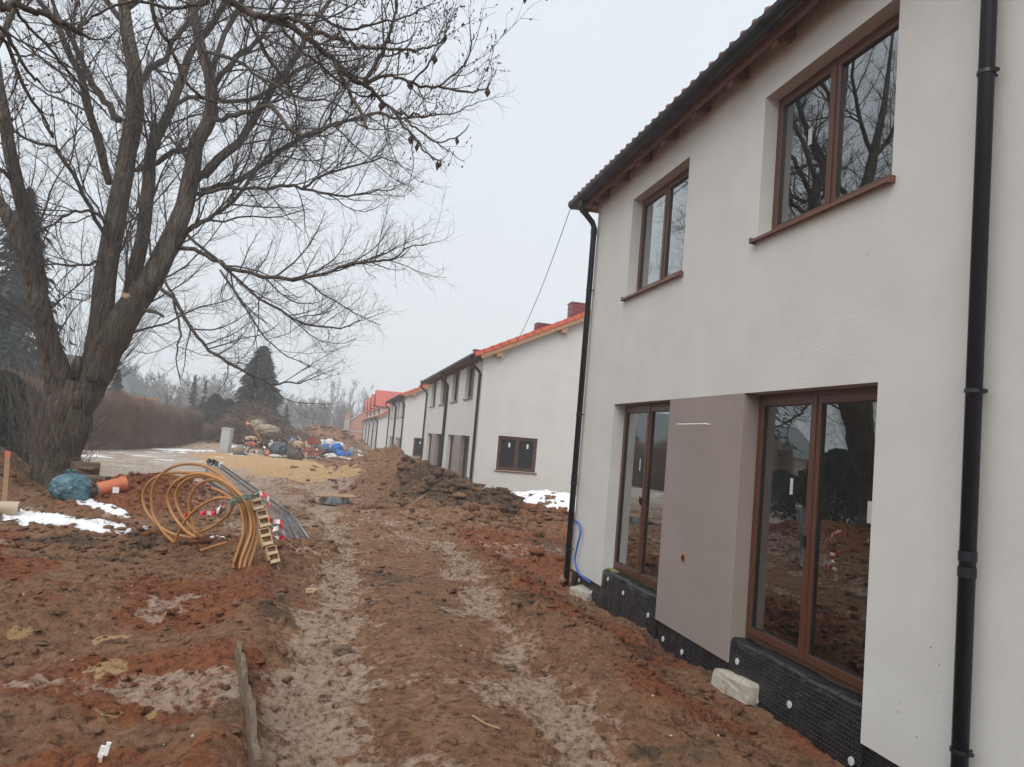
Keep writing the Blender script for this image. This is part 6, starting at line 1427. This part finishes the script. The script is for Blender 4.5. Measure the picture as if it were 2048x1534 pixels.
pipe_obj('sewer_pipe', hp(531, 911, 48), hp(550, 901, 48.3), .16, M['pvc'], 'orange pipe lying in the rubbish beside the grey tube', n=14); pipe_obj('sewer_pipe', hp(494, 846, 50.5), hp(499, 851, 50), .1, M['pvc'], 'small orange pipe end at the top left of the brush heap', n=10)
def hoop():
    T = empty('pipe_coil', hp(585, 898, 51.5), 'hoop of thin blue pipe leaning in the rubbish', 'pipe coil')
    for k in range(3): MB().tube([(.42 * math.cos(a) * (1 - .05 * k), .06 * k, .28 + .52 * math.sin(a) * (1 - .06 * k)) for a in [q * math.pi / 12 for q in range(24)]], .022, 6, closed=True).build('winding', M['hose'], T)
hoop()
def rcrate(px, py, y, w, h, d, label, rz=0):
    T = empty('plastic_crate', hp(px, py, y), label, 'crate', 'red brown crates in the rubbish'); T.rotation_euler = (0, 0, rz); t = .03
    MB().box((-w / 2, -d / 2, 0), (w / 2, d / 2, t)).build('bottom', M['rust'], T)
    for a, b in (((-w / 2, -d / 2, t), (w / 2, -d / 2 + t, h)), ((-w / 2, d / 2 - t, t), (w / 2, d / 2, h)), ((-w / 2, -d / 2 + t, t), (-w / 2 + t, d / 2 - t, h)), ((w / 2 - t, -d / 2 + t, t), (w / 2, d / 2 - t, h))): MB().box(a, b).build('side', M['rust'], T)
    MB().box((-w / 2 - .02, -d / 2 - .02, h), (w / 2 + .02, -d / 2 + .03, h + .05)).build('rim', M['rust'], T)
rcrate(627, 896, 54, 1.0, .22, .6, 'lower red-brown crate, widest of the stack'); rcrate(624, 889, 54.5, .8, .2, .6, 'middle red-brown crate of the stack', .1); rcrate(634, 888, 54.2, .42, .25, .5, 'brighter red box at the right end of the stack', -.2); rcrate(623, 880, 55, .55, .16, .5, 'topmost small red crate of the stack', .3)
def lattice():
    A, B = hp(600, 906, 49), hp(634, 915, 48); T = empty('plastic_lattice', A, 'red-brown lattice grid lying slanted at the front of the rubbish', 'lattice'); d = B - A; L = d.length; R = (Matrix.Rotation(0, 3, 'X') @ d.to_track_quat('X', 'Z').to_matrix()) @ rot(38, 0, 0)
    m = MB()
    for k in range(5): m.box((0, k * .16 - .03, 0), (L, k * .16 + .03, .04), R=R)
    for k in range(8): m.box((k * (L - .05) / 7, 0, .042), (k * (L - .05) / 7 + .05, .67, .07), R=R)
    m.build('grid', M['rust'], T)
lattice()
def debris():
    rg = random.Random(9); mats = ['sticker', 'mid_wood', 'old_wood', 'old_wood', 'black', 'carpet', 'old_wood', 'lidgrey', 'bark', 'bag_white', 'black', 'tarp', 'bark', 'hedge', 'hedge']; D = {k: MB() for k in mats}
    for i in range(230):
        px = rg.uniform(485, 640); py = rg.uniform(888, 918) if px > 560 else rg.uniform(872, 915); y = rg.uniform(47, 50.5); p = hp(px, py, y); k = rg.choice(mats); s = rg.uniform(.02, .10); D[k].box((-s, -s * .4, -s * rg.uniform(.1, .5)), (s, s * .4, s * .2), R=rot(rg.uniform(-60, 60), rg.uniform(-70, 70), rg.uniform(0, 180)), T=p, j=s * .2)
    T = empty('rubble', (0, 0, 0), 'small mixed scraps of plastic, wood and foam strewn through the rubbish heap', 'rubble'); T.location = at(560, 49)
    for k, mb in D.items():
        mb.v = [(a - T.location.x, b - T.location.y, c - T.location.z) for a, b, c in mb.v]; mb.build('scraps', M[k], T)['kind'] = 'stuff'
debris()
def manhole():
    g = gp(668, 1003); T = empty('manhole_riser', g, 'grey-blue plastic manhole ring under a wooden board at the tip of the sand', 'manhole'); R_ = .36
    mb = MB(); n = 20
    for k in range(n):
        if k % 2: continue
        a = 2 * math.pi * k / n; mb.box((R_ - .03, -.05, 0), (R_ + .0, .05, .13), R=rot(0, 0, math.degrees(a)))
    mb.build('rib', M['lidgrey'], T); MB().tube([(0, 0, -.05), (0, 0, .13)], R_ - .04, 24).build('ring', M['lidgrey'], T); MB().box((-.5, -.3, .135), (.5, .3, .165), R=rot(2, -1, 8)).build('cover_board', M['mid_wood'], T)
manhole()
MB_ = MB()
def grey_house():
    T = empty('bungalow', at(20, 66), 'low house with a wide grey pitched roof behind the big trunk at the far left', 'house'); w = 13
    MB().box((-w, 0, -.5), (w * .62, 9, 3.0)).build('wall', M['taupe'], T); r = MB(); r.add([(-w - .5, -.8, 2.7), (w * .62 + .6, -.8, 2.7), (w * .45, 4.5, 6.0), (-w - .5, 4.5, 6.0), (w * .62 + .6, 9.8, 2.7), (-w - .5, 9.8, 2.7)], [(0, 1, 2, 3), (1, 4, 2), (3, 2, 4, 5)])
    r.build('roof', mat('grey_sheet_roof', (.10, .115, .12), .6, .15, 1.5, .3, .03, 4, sc=(.3, 1, 6)), T)
grey_house()
def yard_frame():
    """orange steel rail seen above the hedge"""
    P, Q = Vector(onY(205, 790, 60)), Vector(onY(312, 800, 66)); T = empty('orange_rail', Vector((P.x, P.y, hz(P.x, P.y))), 'orange steel rail on posts showing above the long hedge', 'rail'); o = T.location; m_ = mat('orange_painted_steel', (.48, .15, .05), .6, .15, 3)
    MB().tube([P - o, Q - o], .12, 4).build('beam', m_, T); MB().tube([P - o - Vector((0, 0, .5)), Q - o - Vector((0, 0, .45))], .05, 4).build('lower_beam', m_, T)
    for t in (.02, .4, .97): q = P.lerp(Q, t) - o; MB().box((q.x - .18, q.y - .1, q.z - 2.8), (q.x + .18, q.y + .1, q.z + .12)).build('post', m_, T)
yard_frame()
def pallet(loc, rz, tilt, label):
    T = empty('pallet', loc, label, 'pallet', 'pallets inside the near house'); T.rotation_euler = (tilt, 0, rz)
    for k in range(7): MB().box((-.6, -.4 + k * .117, .122), (.6, -.4 + k * .117 + .085, .142)).build('deck_board', M['pale_wood'], T)
    for y in (-.4, -.05, .3): MB().box((-.6, y, .1), (.6, y + .1, .12)).box((-.6, y, 0), (.6, y + .1, .02)).build('bearer', M['pale_wood'], T); 
    for y in (-.4, -.05, .3):
        for x in (-.6, -.07, .46): MB().box((x, y, .02), (x + .14, y + .1, .1)).build('spacer', M['pale_wood'], T)
for k in range(7): pallet((4.98 + .02 * (k % 2), 6.62 + .015 * (k % 3), .146 * k), .30 + .05 * ((k * 3) % 4), 0, 'one of the wooden pallets stacked inside, seen through the near terrace door')
def litter():
    rg = random.Random(33); A = MB(); B = MB(); C_ = MB()
    for i in range(520):
        y = rg.uniform(3.4, 16) ** 1.0; x = rg.uniform(-3.4, 3.4) * (.5 + y / 12)
        if x > 3.5 or x < -5: continue
        z = hz(x, y); k = rg.random(); s = rg.uniform(.003, .009)
        if k < .35: A.box((-s, -s * .7, -s * .2), (s, s * .7, s * .35), R=rot(rg.uniform(-30, 30), rg.uniform(-30, 30), rg.uniform(0, 180)), T=(x, y, z + s * .3), j=s * .3)
        elif k < .75:
            a = rg.uniform(0, 6.28); l = rg.uniform(.02, .09); B.tube([(x, y, z + .006), (x + math.cos(a) * l * .5, y + math.sin(a) * l * .5, z + .014), (x + math.cos(a + .3) * l, y + math.sin(a + .3) * l, z + .006)], .0013, 4)
        else: C_.blob((x, y, z + s * .5), (s * 1.5, s * 1.2, s), 1, .3, i)
    T = empty('litter', (0, 0, 0), 'tiny pale chips, straws and pebbles dotted over the near mud', 'litter'); T['kind'] = 'stuff'
    A.build('chips', M['lime'], T)['kind'] = 'stuff'; B.build('straws', M['mid_wood'], T)['kind'] = 'stuff'; C_.build('pebbles', M['concrete'], T)['kind'] = 'stuff'
litter()
